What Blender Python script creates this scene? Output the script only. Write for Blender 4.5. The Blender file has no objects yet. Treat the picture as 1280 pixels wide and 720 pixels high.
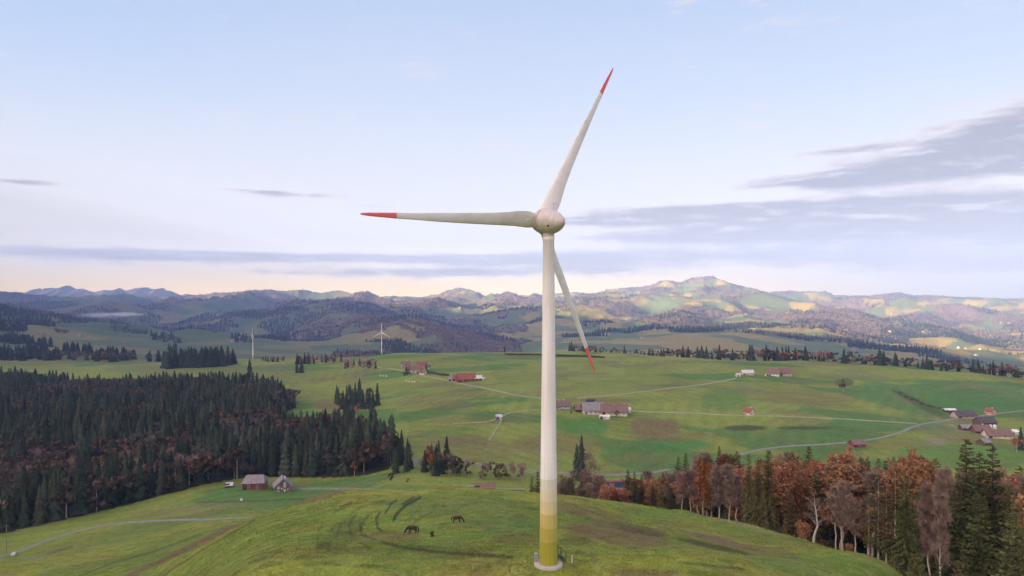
import bpy, bmesh, math, random
import numpy as np
from mathutils import Vector, Matrix

# ---------------------------------------------------------------- camera, sky, sun, exposure
sc = bpy.context.scene
COL = sc.collection
F, YH, CX = 853.0, 372.0, 640.0          # focal length in photo pixels, horizon row, centre column
CZ = 33.0                                # camera height above the turbine meadow
cam = bpy.data.cameras.new("camera"); camo = bpy.data.objects.new("camera", cam); COL.objects.link(camo)
cam.sensor_width = 36.0; cam.lens = F / 1280 * 36; cam.shift_y = 12 / 1280
cam.clip_start = 0.5; cam.clip_end = 60000
camo.location = (0, 0, CZ); camo.rotation_euler = (math.pi / 2, 0, 0)
sc.camera = camo

SUN_AZ, SUN_EL = math.radians(57), math.radians(10.5)      # azimuth the light travels to (from +Y towards +X)
EXPOSURE = 3.1
SKY_STRENGTH = 0.05
SUN_STRENGTH = 5.0
sc.view_settings.view_transform = 'Standard'; sc.view_settings.look = 'None'
sc.view_settings.gamma = 1; sc.view_settings.exposure = EXPOSURE; sc.view_settings.use_curve_mapping = False
sc.cycles.use_denoising = True
sc.cycles.volume_bounces = 1; sc.cycles.max_bounces = 6; sc.cycles.diffuse_bounces = 2

sd = bpy.data.lights.new("sun", 'SUN'); so = bpy.data.objects.new("sun", sd); COL.objects.link(so)
sd.energy = SUN_STRENGTH; sd.angle = math.radians(0.5); sd.color = (1.0, 0.74, 0.44)
ldir = Vector((math.sin(SUN_AZ) * math.cos(SUN_EL), math.cos(SUN_AZ) * math.cos(SUN_EL), -math.sin(SUN_EL)))
so.rotation_euler = ldir.to_track_quat('-Z', 'Y').to_euler(); so.location = (0, 0, 500)

world = bpy.data.worlds.new("World"); sc.world = world; world.use_nodes = True
def build_sky():
    nt = world.node_tree; N = nt.nodes; L = nt.links
    N.clear()
    out = N.new('ShaderNodeOutputWorld'); bg = N.new('ShaderNodeBackground'); bg.inputs[1].default_value = SKY_STRENGTH
    L.new(bg.outputs[0], out.inputs[0])
    def M(op, a, b=None, c=None, clamp=False):
        n = N.new('ShaderNodeMath'); n.operation = op; n.use_clamp = clamp
        for i, v in enumerate((a, b, c)):
            if v is None: continue
            if isinstance(v, (int, float)): n.inputs[i].default_value = v
            else: L.new(v, n.inputs[i])
        return n.outputs[0]
    def smooth(v, a, b):
        n = N.new('ShaderNodeMapRange'); n.interpolation_type = 'SMOOTHSTEP'
        L.new(v, n.inputs[0]); n.inputs[1].default_value = a; n.inputs[2].default_value = b
        return n.outputs[0]
    tc = N.new('ShaderNodeTexCoord'); sx = N.new('ShaderNodeSeparateXYZ'); L.new(tc.outputs['Generated'], sx.inputs[0])
    az = M('MULTIPLY', M('ARCTAN2', sx.outputs[0], sx.outputs[1]), 57.2958)
    el = M('MULTIPLY', M('ARCSINE', sx.outputs[2]), 57.2958)
    sky = N.new('ShaderNodeTexSky'); sky.sky_type = 'NISHITA'; sky.sun_disc = False
    sky.sun_elevation = SUN_EL; sky.sun_rotation = SUN_AZ + math.pi
    sky.air_density = 1.0; sky.dust_density = 1.0; sky.ozone_density = 1.0
    ramp = N.new('ShaderNodeValToRGB'); L.new(M('DIVIDE', M('MAXIMUM', el, 0.0), 40.0), ramp.inputs[0])
    cr = ramp.color_ramp
    stops = [(0.0, (3.3, 2.15, .72)), (.025, (2.6, 1.8, .74)), (.06, (1.78, 1.36, .78)), (.12, (1.18, 1.04, .90)), (.25, (.94, .915, .92)), (.40, (.70, .775, .91)), (.60, (.52, .645, .87)), (.75, (.50, .62, .86)), (1.0, (.62, .68, .80))]
    cr.elements[0].position, cr.elements[0].color = 0, (*stops[0][1], 1)
    cr.elements[1].position, cr.elements[1].color = 1, (*stops[-1][1], 1)
    for p, c in stops[1:-1]:
        e = cr.elements.new(p); e.color = (*c, 1)
    def mix(fac, a, b, typ='MIX'):
        n = N.new('ShaderNodeMix'); n.data_type = 'RGBA'; n.blend_type = typ
        for i, v in ((0, fac), (6, a), (7, b)):
            if isinstance(v, (int, float)): n.inputs[i].default_value = v
            elif isinstance(v, tuple): n.inputs[i].default_value = (*v, 1)
            else: L.new(v, n.inputs[i])
        return n.outputs[2]
    # bluer towards the right-hand horizon
    veil = mix(M('MULTIPLY', smooth(az, 5, 40), M('SUBTRACT', 1.0, smooth(el, 2, 12))), ramp.outputs[0], (1.12, 1.04, .92))
    veil = mix(M('MULTIPLY', smooth(az, -8, -40), smooth(el, 8, 22)), veil, mix(1.0, veil, (.80, .90, 1.0), 'MULTIPLY'))
    def noise(sxv, syv, oz, detail=6, rough=.55, dist=0.0, shift=0.0, shear=0.0):
        cb = N.new('ShaderNodeCombineXYZ')
        L.new(M('MULTIPLY', az, sxv), cb.inputs[0])
        L.new(M('MULTIPLY', M('ADD', M('ADD', el, shift), M('MULTIPLY', az, shear)), syv), cb.inputs[1])
        cb.inputs[2].default_value = oz
        t = N.new('ShaderNodeTexNoise'); t.inputs['Scale'].default_value = 1; t.inputs['Detail'].default_value = detail
        t.inputs['Roughness'].default_value = rough; t.inputs['Distortion'].default_value = dist
        L.new(cb.outputs[0], t.inputs['Vector']); return t.outputs[0]
    def blob(a0, e0, sa, se, amp):
        a = M('DIVIDE', M('SUBTRACT', az, a0), sa); e = M('DIVIDE', M('SUBTRACT', el, e0), se)
        q = M('ADD', M('MULTIPLY', a, a), M('MULTIPLY', e, e))
        return M('MULTIPLY', M('POWER', 2.718, M('MULTIPLY', q, -1.0)), amp)
    blobs = [(39, 10.6, 10, 1.9, .74), (33, 9.3, 9, 1.1, .50), (27, 8.6, 5, .6, .3), (24, 8.9, 7, .5, .25), (24, 6.9, 13, .75, .50), (14, 7.0, 9, .6, .46), (10, 6.3, 9, .5, .34), (22, 6.2, 10, .5, .36), (36, 6.7, 10, .7, .42), (30, 5.2, 16, 1.0, .52), (16, 5.0, 11, .55, .46), (36, 3.0, 13, 1.6, .46), (20, 3.5, 10, .7, .34),
             (8, 3.7, 7, .5, .30), (9, 2.5, 11, .5, .34), (5, 6.3, 5, .35, .20), (2, 5.6, 3, .2, .16), (-16, 3.25, 24, .42, .60), (-30, 3.1, 10, .34, .33), (-8, 2.1, 13, .42, .40), (4, 3.2, 12, .4, .25),
             (-36, 7.85, 3.4, .26, .42), (-18.5, 8.15, 5, .30, .40), (-22, 8.35, 4, .16, .25), (-11, 7.5, 3, .25, .26), (15, 9.4, 5, .25, .14), (26, 11.0, 6, .3, .22)]
    B = None
    for b in blobs:
        v = blob(*b); B = v if B is None else M('ADD', B, v)
    # the rest of the sky, outside the picture, carries loose cloud too
    outside = M('MULTIPLY', smooth(M('ABSOLUTE', az), 45, 70), M('SUBTRACT', smooth(el, 2, 8), smooth(el, 45, 75)))
    B = M('ADD', B, M('MULTIPLY', outside, .30))
    def field(shift):
        n = M('ADD', M('MULTIPLY', noise(.085, .52, 3.0, 9, .64, .35, shift, -.02), .60), M('MULTIPLY', noise(.33, 1.7, 7.0, 7, .68, .3, shift, -.02), .40))
        return M('ADD', M('MULTIPLY', M('SUBTRACT', n, .5), 1.7), M('SUBTRACT', M('MULTIPLY', B, 1.05), .11))
    f0 = field(0.0); f1 = field(.42)
    dens = smooth(f0, -.03, .25)
    thick = smooth(f0, .0, .46)
    lit = smooth(M('SUBTRACT', f0, f1), .02, .24)
    shadow_c = mix(smooth(el, 2, 9), (.50, .40, .37), (.345, .28, .305))
    edge_c = mix(smooth(el, 2, 8), (1.30, 1.08, .88), (1.08, .90, .82))
    ccol = mix(thick, edge_c, shadow_c)
    ccol = mix(M('MULTIPLY', lit, .75), ccol, (.98, .83, .78))
    gain = N.new('ShaderNodeMix')
    skyc = mix(M('MULTIPLY', dens, 1.0), veil, ccol)
    skyc = mix(1.0, skyc, (2.2, 2.2, 2.27), 'MULTIPLY')
    N.remove(gain)
    final = mix(.90, sky.outputs[0], skyc)
    # sky on the sun's side, out of view, brightened to light the turbine and meadow
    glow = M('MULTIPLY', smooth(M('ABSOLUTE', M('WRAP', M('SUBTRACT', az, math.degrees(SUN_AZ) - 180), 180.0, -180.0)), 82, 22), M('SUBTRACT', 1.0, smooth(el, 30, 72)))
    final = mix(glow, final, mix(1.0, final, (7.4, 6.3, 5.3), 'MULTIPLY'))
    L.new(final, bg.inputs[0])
build_sky()

# ---------------------------------------------------------------- helpers
rng = np.random.default_rng(7); random.seed(7)
def ss(x, a, b):
    t = np.clip((np.asarray(x, float) - a) / (b - a), 0, 1); return t * t * (3 - 2 * t)
def vnoise(x, y, seed=0):
    x = np.asarray(x, float); y = np.asarray(y, float)
    xi = np.floor(x).astype(np.int64); yi = np.floor(y).astype(np.int64); fx = x - xi; fy = y - yi
    fx = fx * fx * fx * (fx * (fx * 6 - 15) + 10); fy = fy * fy * fy * (fy * (fy * 6 - 15) + 10)
    def h(i, j):
        n = (i * 374761393 + j * 668265263 + seed * 974711) & 0xffffffff
        n = ((n ^ (n >> 13)) * 1274126177) & 0xffffffff
        n = ((n ^ (n >> 16)) * 2246822519) & 0xffffffff
        return ((n ^ (n >> 15)) & 0xffff) / 65535.0
    a = h(xi, yi); b = h(xi + 1, yi); c = h(xi, yi + 1); d = h(xi + 1, yi + 1)
    return (a + (b - a) * fx) * (1 - fy) + (c + (d - c) * fx) * fy
def fbm(x, y, oct=4, seed=0, gain=.5):
    s = 0; a = 1; t = 0
    for o in range(oct):
        s = s + a * vnoise(x * 2 ** o + 17.3 * o, y * 2 ** o - 9.1 * o, seed + o); t += a; a *= gain
    return s / t
def ridged(x, y, oct=4, seed=0):
    s = 0; a = 1; t = 0
    for o in range(oct):
        s = s + a * (1 - np.abs(2 * vnoise(x * 2 ** o + 5.7 * o, y * 2 ** o + 3.3 * o, seed + o) - 1)); t += a; a *= .5
    return s / t

def mesh_np(name, V, faces_tri=None, faces_quad=None, mats=(), tri_mat=None, quad_mat=None, smooth=False, col=None):
    me = bpy.data.meshes.new(name); V = np.asarray(V, np.float32)
    nt = 0 if faces_tri is None else len(faces_tri); nq = 0 if faces_quad is None else len(faces_quad)
    loops = []; starts = []
    if nt: loops.append(np.asarray(faces_tri, np.int32).ravel()); starts.append(np.arange(nt) * 3)
    if nq: loops.append(np.asarray(faces_quad, np.int32).ravel()); starts.append(nt * 3 + np.arange(nq) * 4)
    lp = np.concatenate(loops); st = np.concatenate(starts).astype(np.int32)
    me.vertices.add(len(V)); me.vertices.foreach_set('co', V.ravel())
    me.loops.add(len(lp)); me.loops.foreach_set('vertex_index', lp)
    me.polygons.add(nt + nq); me.polygons.foreach_set('loop_start', st)
    me.polygons.foreach_set('use_smooth', np.full(nt + nq, smooth))
    mi = np.zeros(nt + nq, np.int32)
    if tri_mat is not None: mi[:nt] = tri_mat
    if quad_mat is not None: mi[nt:] = quad_mat
    me.polygons.foreach_set('material_index', mi)
    for m in mats: me.materials.append(m)
    if col is not None:
        at = me.color_attributes.new('col', 'FLOAT_COLOR', 'POINT')
        c4 = np.ones((len(V), 4), np.float32); c4[:, :3] = col; at.data.foreach_set('color', c4.ravel())
    me.update(calc_edges=True); me.validate(); return me

class MB:                                   # collects shapes, builds one mesh object
    def __init__(s): s.v = []; s.f = []; s.m = []
    def add(s, vs, fs, mi=0):
        o = len(s.v); s.v += [tuple(v) for v in vs]; s.f += [tuple(i + o for i in f) for f in fs]; s.m += [mi] * len(fs)
    def box(s, c, d, rz=0, mi=0, taper=1.0):
        x, y, z = d[0] / 2, d[1] / 2, d[2] / 2; co, si = math.cos(rz), math.sin(rz); vs = []
        for k in (-1, 1):
            t = taper if k > 0 else 1
            for a, b in ((-1, -1), (1, -1), (1, 1), (-1, 1)):
                px, py = a * x * t, b * y * t; vs.append((c[0] + px * co - py * si, c[1] + px * si + py * co, c[2] + k * z))
        s.add(vs, [(3, 2, 1, 0), (4, 5, 6, 7), (0, 1, 5, 4), (1, 2, 6, 5), (2, 3, 7, 6), (3, 0, 4, 7)], mi)
    def tube(s, pts, rad, n=6, mi=0, cap=True):
        pts = [Vector(p) for p in pts]; rings = []
        if not hasattr(rad, '__len__'): rad = [rad] * len(pts)
        for i, p in enumerate(pts):
            t = (pts[min(i + 1, len(pts) - 1)] - pts[max(i - 1, 0)]).normalized()
            a = t.orthogonal().normalized() if i == 0 or abs(t.dot(pa)) > .95 else (pa - t * pa.dot(t)).normalized()
            pa = a; b = t.cross(a)
            rings.append([p + (a * math.cos(k * 2 * math.pi / n) + b * math.sin(k * 2 * math.pi / n)) * rad[i] for k in range(n)])
        vs = [v for r in rings for v in r]; fs = []
        for i in range(len(pts) - 1):
            for k in range(n):
                q = (k + 1) % n; fs.append((i * n + k, i * n + q, (i + 1) * n + q, (i + 1) * n + k))
        if cap: fs.append(tuple(range(n))[::-1]); fs.append(tuple((len(pts) - 1) * n + k for k in range(n)))
        s.add(vs, fs, mi)
    def lathe(s, prof, n=48, o=(0, 0, 0), ax=None, mi=0):     # prof: (axial, radius); ax: 3 vectors (u, w, axis)
        u, w, a = ax or (Vector((1, 0, 0)), Vector((0, 1, 0)), Vector((0, 0, 1))); o = Vector(o); vs = []; fs = []
        for (z, r) in prof:
            for k in range(n):
                t = 2 * math.pi * k / n; vs.append(o + a * z + (u * math.cos(t) + w * math.sin(t)) * max(r, 1e-4))
        for i in range(len(prof) - 1):
            for k in range(n):
                q = (k + 1) % n; fs.append((i * n + k, i * n + q, (i + 1) * n + q, (i + 1) * n + k))
        fs.append(tuple(range(n))[::-1]); fs.append(tuple((len(prof) - 1) * n + k for k in range(n)))
        s.add(vs, fs, mi)
    def mesh(s, name, mats, smooth=False):
        me = bpy.data.meshes.new(name); me.from_pydata(s.v, [], s.f)
        for m in (mats if isinstance(mats, (list, tuple)) else [mats]): me.materials.append(m)
        me.polygons.foreach_set('material_index', s.m)
        if smooth:
            me.polygons.foreach_set('use_smooth', [True] * len(s.f))
        me.update(); return me
    def build(s, name, mats, parent=None, smooth=False, loc=None):
        o = bpy.data.objects.new(name, s.mesh(name, mats, smooth)); COL.objects.link(o)
        if smooth: autosmooth(o)
        if parent: o.parent = parent
        if loc is not None: o.location = loc
        return o
def autosmooth(o, ang=40):
    bm = bmesh.new(); bm.from_mesh(o.data)
    for e in bm.edges:
        if len(e.link_faces) == 2 and e.calc_face_angle(0) > math.radians(ang): e.smooth = False
    bm.to_mesh(o.data); bm.free()
def link(name, me, parent=None):
    o = bpy.data.objects.new(name, me); COL.objects.link(o)
    if parent: o.parent = parent
    return o
def tag(o, label, cat, group=None):
    o['label'] = label; o['category'] = cat
    if group: o['group'] = group
    return o
def empty(name, loc, rz=0, scale=1):
    o = bpy.data.objects.new(name, None); COL.objects.link(o); o.location = loc; o.rotation_euler = (0, 0, rz); o.scale = (scale,) * 3
    o.empty_display_size = .5; return o
def structure(o): o['kind'] = 'structure'; return o
def copy_tree(o, parent=None):
    c = o.copy(); COL.objects.link(c); c.parent = parent
    for ch in o.children: copy_tree(ch, c)
    return c

# ---------------------------------------------------------------- materials
def mat(name, base, rough=.8, var=.18, scale=3.0, metallic=0, bump=0.0, bscale=20, obj_var=0.0, attr=None, spec=.3, space='Object', trans=0.0):
    m = bpy.data.materials.new(name); m.use_nodes = True; nt = m.node_tree; N = nt.nodes; L = nt.links
    b = N['Principled BSDF']; b.inputs['Roughness'].default_value = rough; b.inputs['Metallic'].default_value = metallic
    b.inputs['Specular IOR Level'].default_value = spec
    tc = N.new('ShaderNodeTexCoord')
    t = N.new('ShaderNodeTexNoise'); t.inputs['Scale'].default_value = scale; t.inputs['Detail'].default_value = 5
    L.new(tc.outputs[space], t.inputs['Vector'])
    mr = N.new('ShaderNodeMapRange'); L.new(t.outputs[0], mr.inputs[0]); mr.inputs[1].default_value = .25; mr.inputs[2].default_value = .75
    mr.inputs[3].default_value = 1 - var; mr.inputs[4].default_value = 1 + var
    fac = mr.outputs[0]
    if obj_var:
        oi = N.new('ShaderNodeObjectInfo'); mr2 = N.new('ShaderNodeMapRange'); L.new(oi.outputs['Random'], mr2.inputs[0])
        mr2.inputs[3].default_value = 1 - obj_var; mr2.inputs[4].default_value = 1 + obj_var
        mm = N.new('ShaderNodeMath'); mm.operation = 'MULTIPLY'; L.new(fac, mm.inputs[0]); L.new(mr2.outputs[0], mm.inputs[1]); fac = mm.outputs[0]
    hsv = N.new('ShaderNodeHueSaturation'); L.new(fac, hsv.inputs['Value'])
    if attr:
        a = N.new('ShaderNodeAttribute'); a.attribute_name = attr; L.new(a.outputs['Color'], hsv.inputs['Color'])
    else: hsv.inputs['Color'].default_value = (*base, 1)
    if obj_var:
        mr3 = N.new('ShaderNodeMapRange'); wn = N.new('ShaderNodeTexWhiteNoise'); wn.noise_dimensions = '1D'; L.new(oi.outputs['Random'], wn.inputs['W'])
        L.new(wn.outputs[0], mr3.inputs[0]); mr3.inputs[3].default_value = .5 - obj_var * .10; mr3.inputs[4].default_value = .5 + obj_var * .10
        L.new(mr3.outputs[0], hsv.inputs['Hue'])
    L.new(hsv.outputs[0], b.inputs['Base Color'])
    if trans: b.inputs['Subsurface Weight'].default_value = 0
    if bump:
        t2 = N.new('ShaderNodeTexNoise'); t2.inputs['Scale'].default_value = bscale; t2.inputs['Detail'].default_value = 4; L.new(tc.outputs[space], t2.inputs['Vector'])
        bp = N.new('ShaderNodeBump'); bp.inputs['Strength'].default_value = bump; L.new(t2.outputs[0], bp.inputs['Height']); L.new(bp.outputs[0], b.inputs['Normal'])
    return m

# ---------------------------------------------------------------- terrain: one sheet, fitted to sparse ground heights
# each column of sight: (distance, photo row) or (distance, 'z', height)
Z = 'z'
PTS = {
 -250: [(6, Z, -9), (30, Z, -20), (60, Z, -37), (120, Z, -60), (200, Z, -80), (300, Z, -95), (400, Z, -106), (600, Z, -113), (900, Z, -108), (1300, Z, -106), (1700, Z, -114), (2300, Z, -100), (3200, Z, -60), (4500, Z, -20), (5600, Z, -60), (7000, Z, -90), (9000, 369), (11000, Z, 20), (14000, Z, -60), (26000, Z, -160)],
 0: [(6, Z, -8), (30, Z, -16), (60, Z, -27), (120, Z, -48), (230, 716), (320, 700), (350, 690), (388, 671), (480, Z, -108), (600, Z, -113), (800, Z, -109), (1000, Z, -105), (1250, 466), (1450, Z, -109), (1800, 437), (2300, 424), (2900, 408), (3700, 394), (4500, 384), (5300, Z, -90), (6500, Z, -125), (7600, 388), (9000, 370), (11000, Z, 0), (14000, Z, -60), (26000, Z, -160)],
 150: [(6, Z, -6), (30, Z, -11), (60, Z, -17), (120, Z, -32), (190, 718), (260, Z, -65), (330, 676), (385, 655), (440, 637), (520, Z, -109), (650, Z, -113), (900, Z, -109), (1150, 474), (1350, 460), (1500, 456), (1800, 445), (2300, 432), (2900, 421), (3600, 414), (4300, 407), (5200, 402), (6200, 394.5), (6900, 392.5), (7500, 386), (9000, 371), (11000, Z, 0), (14000, Z, -60), (26000, Z, -160)],
 300: [(6, Z, -5), (30, Z, -6), (60, Z, -7), (88, 726), (130, 680), (175, 655), (220, Z, -46), (290, Z, -67), (345, 648), (420, 627), (485, 608), (600, Z, -107), (800, Z, -109), (1000, Z, -102), (1150, 470), (1300, 458), (1430, 450), (1600, Z, -112), (2100, Z, -160), (2700, 437), (3600, 427), (4600, 416), (5600, 403), (6600, 391), (7600, 380), (9000, 371), (11000, Z, 0), (14000, Z, -60), (26000, Z, -160)],
 420: [(6, Z, -4), (30, Z, -4), (60, Z, -4), (85, 720), (120, 668), (160, 625), (185, 613.5), (235, Z, -44), (320, Z, -76), (420, Z, -94), (500, 603), (620, Z, -106), (720, 536), (850, Z, -100), (930, 500), (1150, 467), (1300, 455), (1430, 446.5), (1650, Z, -120), (2200, Z, -175), (2700, 443), (3600, 425), (4500, 409), (5400, 391), (6200, 379), (7000, 372.5), (8200, Z, 0), (9000, 373), (11000, Z, 0), (14000, Z, -60), (26000, Z, -160)],
 500: [(120, 663), (160, 620), (185, 611.5), (235, Z, -44), (320, Z, -76), (430, 605), (470, 594), (540, 574), (650, 545), (760, 515), (900, 492), (1050, 470), (1250, 452), (1440, 441), (1600, Z, -112), (2200, Z, -200), (2800, Z, -220), (3400, 432), (3900, 413), (4300, 398), (5200, Z, -130), (6200, 393), (7500, 380), (9000, 375)],
 580: [(6, Z, -3), (30, Z, -2), (60, Z, -1), (84, 720), (120, 660), (160, 618), (185, 610), (235, Z, -44), (320, Z, -76), (430, 605), (460, 597), (510, 580), (600, 548), (700, 517), (850, 490), (1000, 472), (1200, 452), (1400, 440.5), (1480, 440.5), (1650, Z, -112), (2200, Z, -190), (3000, Z, -250), (3600, 442), (4100, 424), (4500, 416), (5300, Z, -230), (6500, 400), (7800, 384), (9000, 371), (9800, 369), (11500, Z, 0), (14000, Z, -60), (26000, Z, -160)],
 700: [(6, Z, -2), (30, Z, -1), (60, Z, .2), (84, 720), (118, 667), (160, 626), (182, 619.5), (235, Z, -44), (320, Z, -76), (420, Z, -93), (485, 590), (540, 570), (600, 551), (680, 521), (800, 495), (950, 475), (1150, 455), (1340, 439.5), (1400, 438), (1600, Z, -112), (2100, Z, -160), (2800, 439), (3600, 430), (4400, 421), (5400, 406), (6400, 390), (7300, 376), (8200, 367), (9500, 368), (11500, Z, 0), (14000, Z, -60), (26000, Z, -160)],
 780: [(82, 718), (110, 683), (150, 648), (190, 629.5), (240, Z, -45), (320, Z, -72), (420, Z, -91), (500, Z, -95), (560, 567), (640, 538), (720, 513), (850, 490), (1000, 471), (1180, 453), (1320, 441.5), (1600, Z, -112), (2700, 438), (3600, 426), (4500, 416), (5500, 402), (6600, 384), (7800, 367), (8800, 360), (10000, Z, 90)],
 860: [(6, Z, -2), (30, Z, -1), (60, Z, 0), (80, 718), (110, 687), (150, 658), (200, 643), (240, 637.5), (320, Z, -70), (420, Z, -89), (520, Z, -96), (580, 563), (650, 540), (720, 516), (850, 490), (1000, 470), (1200, 450), (1260, 447.5), (1500, Z, -105), (2100, Z, -140), (2700, 438), (3500, 424), (4000, 418), (4700, 411), (5600, 398), (6600, 381), (7800, 363), (8800, 354.5), (10000, Z, 140), (14000, Z, -60), (26000, Z, -160)],
 930: [(115, 693), (150, 671), (195, 655), (230, Z, -48), (320, Z, -76), (720, 520), (1000, 472), (1200, 452), (4000, 414), (5600, 397), (7800, 364), (9000, 360), (10000, Z, 60)],
 1000: [(6, Z, -3), (30, Z, -2), (60, Z, -3), (90, 732), (115, 702), (145, 684), (178, 673.5), (200, Z, -40), (240, Z, -56), (320, Z, -78), (420, Z, -92), (520, Z, -97), (600, 556), (700, 526), (850, 496), (1000, 475), (1150, 457), (1220, 451), (1500, Z, -108), (2200, Z, -150), (2800, 441), (3400, 430), (3900, 421), (4500, Z, -210), (5500, 400), (7000, 383), (8500, 370), (9500, 367), (11000, Z, 0), (14000, Z, -60), (26000, Z, -160)],
 1120: [(6, Z, -5), (30, Z, -5), (60, Z, -8), (95, Z, -15), (125, 714), (160, Z, -32), (190, Z, -43), (250, Z, -62), (350, Z, -84), (450, Z, -95), (560, Z, -99), (620, 552), (720, 529), (800, 512), (900, 492), (1050, 470), (1140, 458.5), (1400, Z, -107), (2200, Z, -165), (2900, 451), (3400, 440), (3800, 433), (4500, Z, -238), (5500, 412), (7000, 393), (8500, 379), (9500, 374.5), (11000, Z, -20), (14000, Z, -60), (26000, Z, -160)],
 1220: [(6, Z, -8), (30, Z, -12), (60, Z, -19), (100, Z, -29), (130, Z, -37), (160, Z, -46), (200, Z, -58), (280, Z, -77), (380, Z, -91), (480, Z, -98), (580, Z, -101), (650, 545), (750, 525), (850, 506), (950, 488), (1040, 473), (1080, 467.5), (1300, Z, -115), (2200, Z, -190), (3000, 458), (3500, 450), (4300, 438), (5500, 420), (7000, 396), (8200, 380), (9000, 374), (11000, Z, -20), (14000, Z, -60), (26000, Z, -160)],
 1400: [(6, Z, -9), (30, Z, -16), (60, Z, -26), (100, Z, -38), (160, Z, -54), (200, Z, -64), (280, Z, -80), (380, Z, -92), (480, Z, -98), (580, Z, -101), (750, 526), (900, 498), (1060, 475), (1300, Z, -118), (2200, Z, -195), (3000, 462), (4300, 440), (5500, 420), (7000, 395), (9000, 372), (11000, Z, -20), (14000, Z, -60), (26000, Z, -160)],
}
P = []; PZ = []
for px, lst in PTS.items():
    for e in lst:
        d = e[0]; z = e[2] if len(e) == 3 else CZ + (YH - e[1]) / F * d
        P.append((px / 120.0, math.log(d) * 3.2)); PZ.append(z)
P = np.array(P); PZ = np.array(PZ, float)
def tps(r2): return .5 * r2 * np.log(r2 + 1e-9)
nP = len(P)
K = tps(((P[:, None] - P[None]) ** 2).sum(-1)) + np.eye(nP) * .004
A = np.zeros((nP + 3, nP + 3)); A[:nP, :nP] = K; A[:nP, nP] = 1; A[:nP, nP + 1:] = P; A[nP:, :nP] = A[:nP, nP:].T
W = np.linalg.solve(A, np.concatenate([PZ, np.zeros(3)]))
def rbf(u, v):
    q = np.stack([u, v], -1).reshape(-1, 2); out = np.empty(len(q))
    for i in range(0, len(q), 20000):
        b = q[i:i + 20000]; r2 = ((b[:, None, 0] - P[None, :, 0]) ** 2 + (b[:, None, 1] - P[None, :, 1]) ** 2)
        out[i:i + 20000] = tps(r2) @ W[:nP] + W[nP] + b @ W[nP + 1:]
    return out.reshape(np.shape(u))
# polar grid round the camera, dense where the photo looks
AZ = np.radians(np.concatenate([np.linspace(-180, -44, 70)[:-1], np.linspace(-44, 44, 1080), np.linspace(44, 180, 70)[1:]]))
RR = np.concatenate([np.geomspace(3, 60, 26)[:-1], np.geomspace(60, 260, 250)[:-1], np.geomspace(260, 2000, 250)[:-1], np.geomspace(2000, 12600, 230)])
nA, nR = len(AZ), len(RR)
def u_of(az):
    a = np.clip(az, -math.radians(44.9), math.radians(44.9)); u = np.clip(CX + F * np.tan(a), -250, 1400)
    w = ss(np.abs(az), math.radians(50), math.radians(180)); return u * (1 - w) + 640 * w
gAZ, gRR = np.meshgrid(AZ, RR, indexing='ij')
Dg = gRR * np.cos(np.clip(gAZ, -math.radians(44.9), math.radians(44.9)))
# evaluate the fit on every 4th column, cubic between
sub = np.unique(np.concatenate([np.arange(0, nA, 4), [nA - 1]]))
Zs = rbf(u_of(gAZ[sub]) / 120, np.log(np.clip(Dg[sub], 3, None)) * 3.2)
def cubic_cols(xs, Ys, xq):
    m = np.gradient(Ys, xs, axis=0); i = np.clip(np.searchsorted(xs, xq) - 1, 0, len(xs) - 2); h = (xs[i + 1] - xs[i])[:, None]; t = (xq[:, None] - xs[i][:, None]) / h
    return ((1 + 2 * t) * (1 - t) ** 2) * Ys[i] + t * (1 - t) ** 2 * h * m[i] + t * t * (3 - 2 * t) * Ys[i + 1] + t * t * (t - 1) * h * m[i + 1]
ZG = cubic_cols(AZ[sub], Zs, AZ)
w0 = 1 - ss(gRR, 6, 60); ZG = ZG * (1 - w0) + (-3.0 - 6 * np.abs(np.sin(gAZ / 2 - .1))) * w0
XG = gRR * np.sin(gAZ); YG = gRR * np.cos(gAZ)
# relief too small for the sparse points
far = ss(gRR, 1900, 3200) * (1 - .8 * ss(gRR, 10000, 13000))
mid = ss(gRR, 300, 600) * (1 - ss(gRR, 1500, 2000)); near = 1 - ss(gRR, 260, 420)
ZG += near * ((fbm(XG / 9, YG / 9, 3, 3) - .5) * .55 + (fbm(XG / 34, YG / 34, 2, 5) - .5) * 1.1)
ZG += mid * (fbm(XG / 120, YG / 120, 3, 11) - .5) * 5
amp = far * (40 + 175 * ss(gRR, 3800, 8000))
ZG += amp * (ridged(XG / 1500 + .3 * YG / 1500, YG / 1700, 5, 21) - .62) * (.55 + .9 * ss(gRR, 5000, 9000))
ZG += far * (fbm(XG / 330, YG / 330, 4, 25) - .5) * 105 * ss(gRR, 3000, 6000)
r2 = ss(gRR, 2700, 3600) * (1 - ss(gRR, 8200, 10500))
ZG += r2 * (1 - .88 * ss(gAZ, math.radians(.5), math.radians(4)) * (1 - ss(gRR, 4100, 5000))) * (1 - .45 * ss(gAZ, math.radians(2), math.radians(14))) * ((ridged(XG / 1050 - .35 * YG / 1050, YG / 1500, 4, 27) - .62) * 230)
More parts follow.
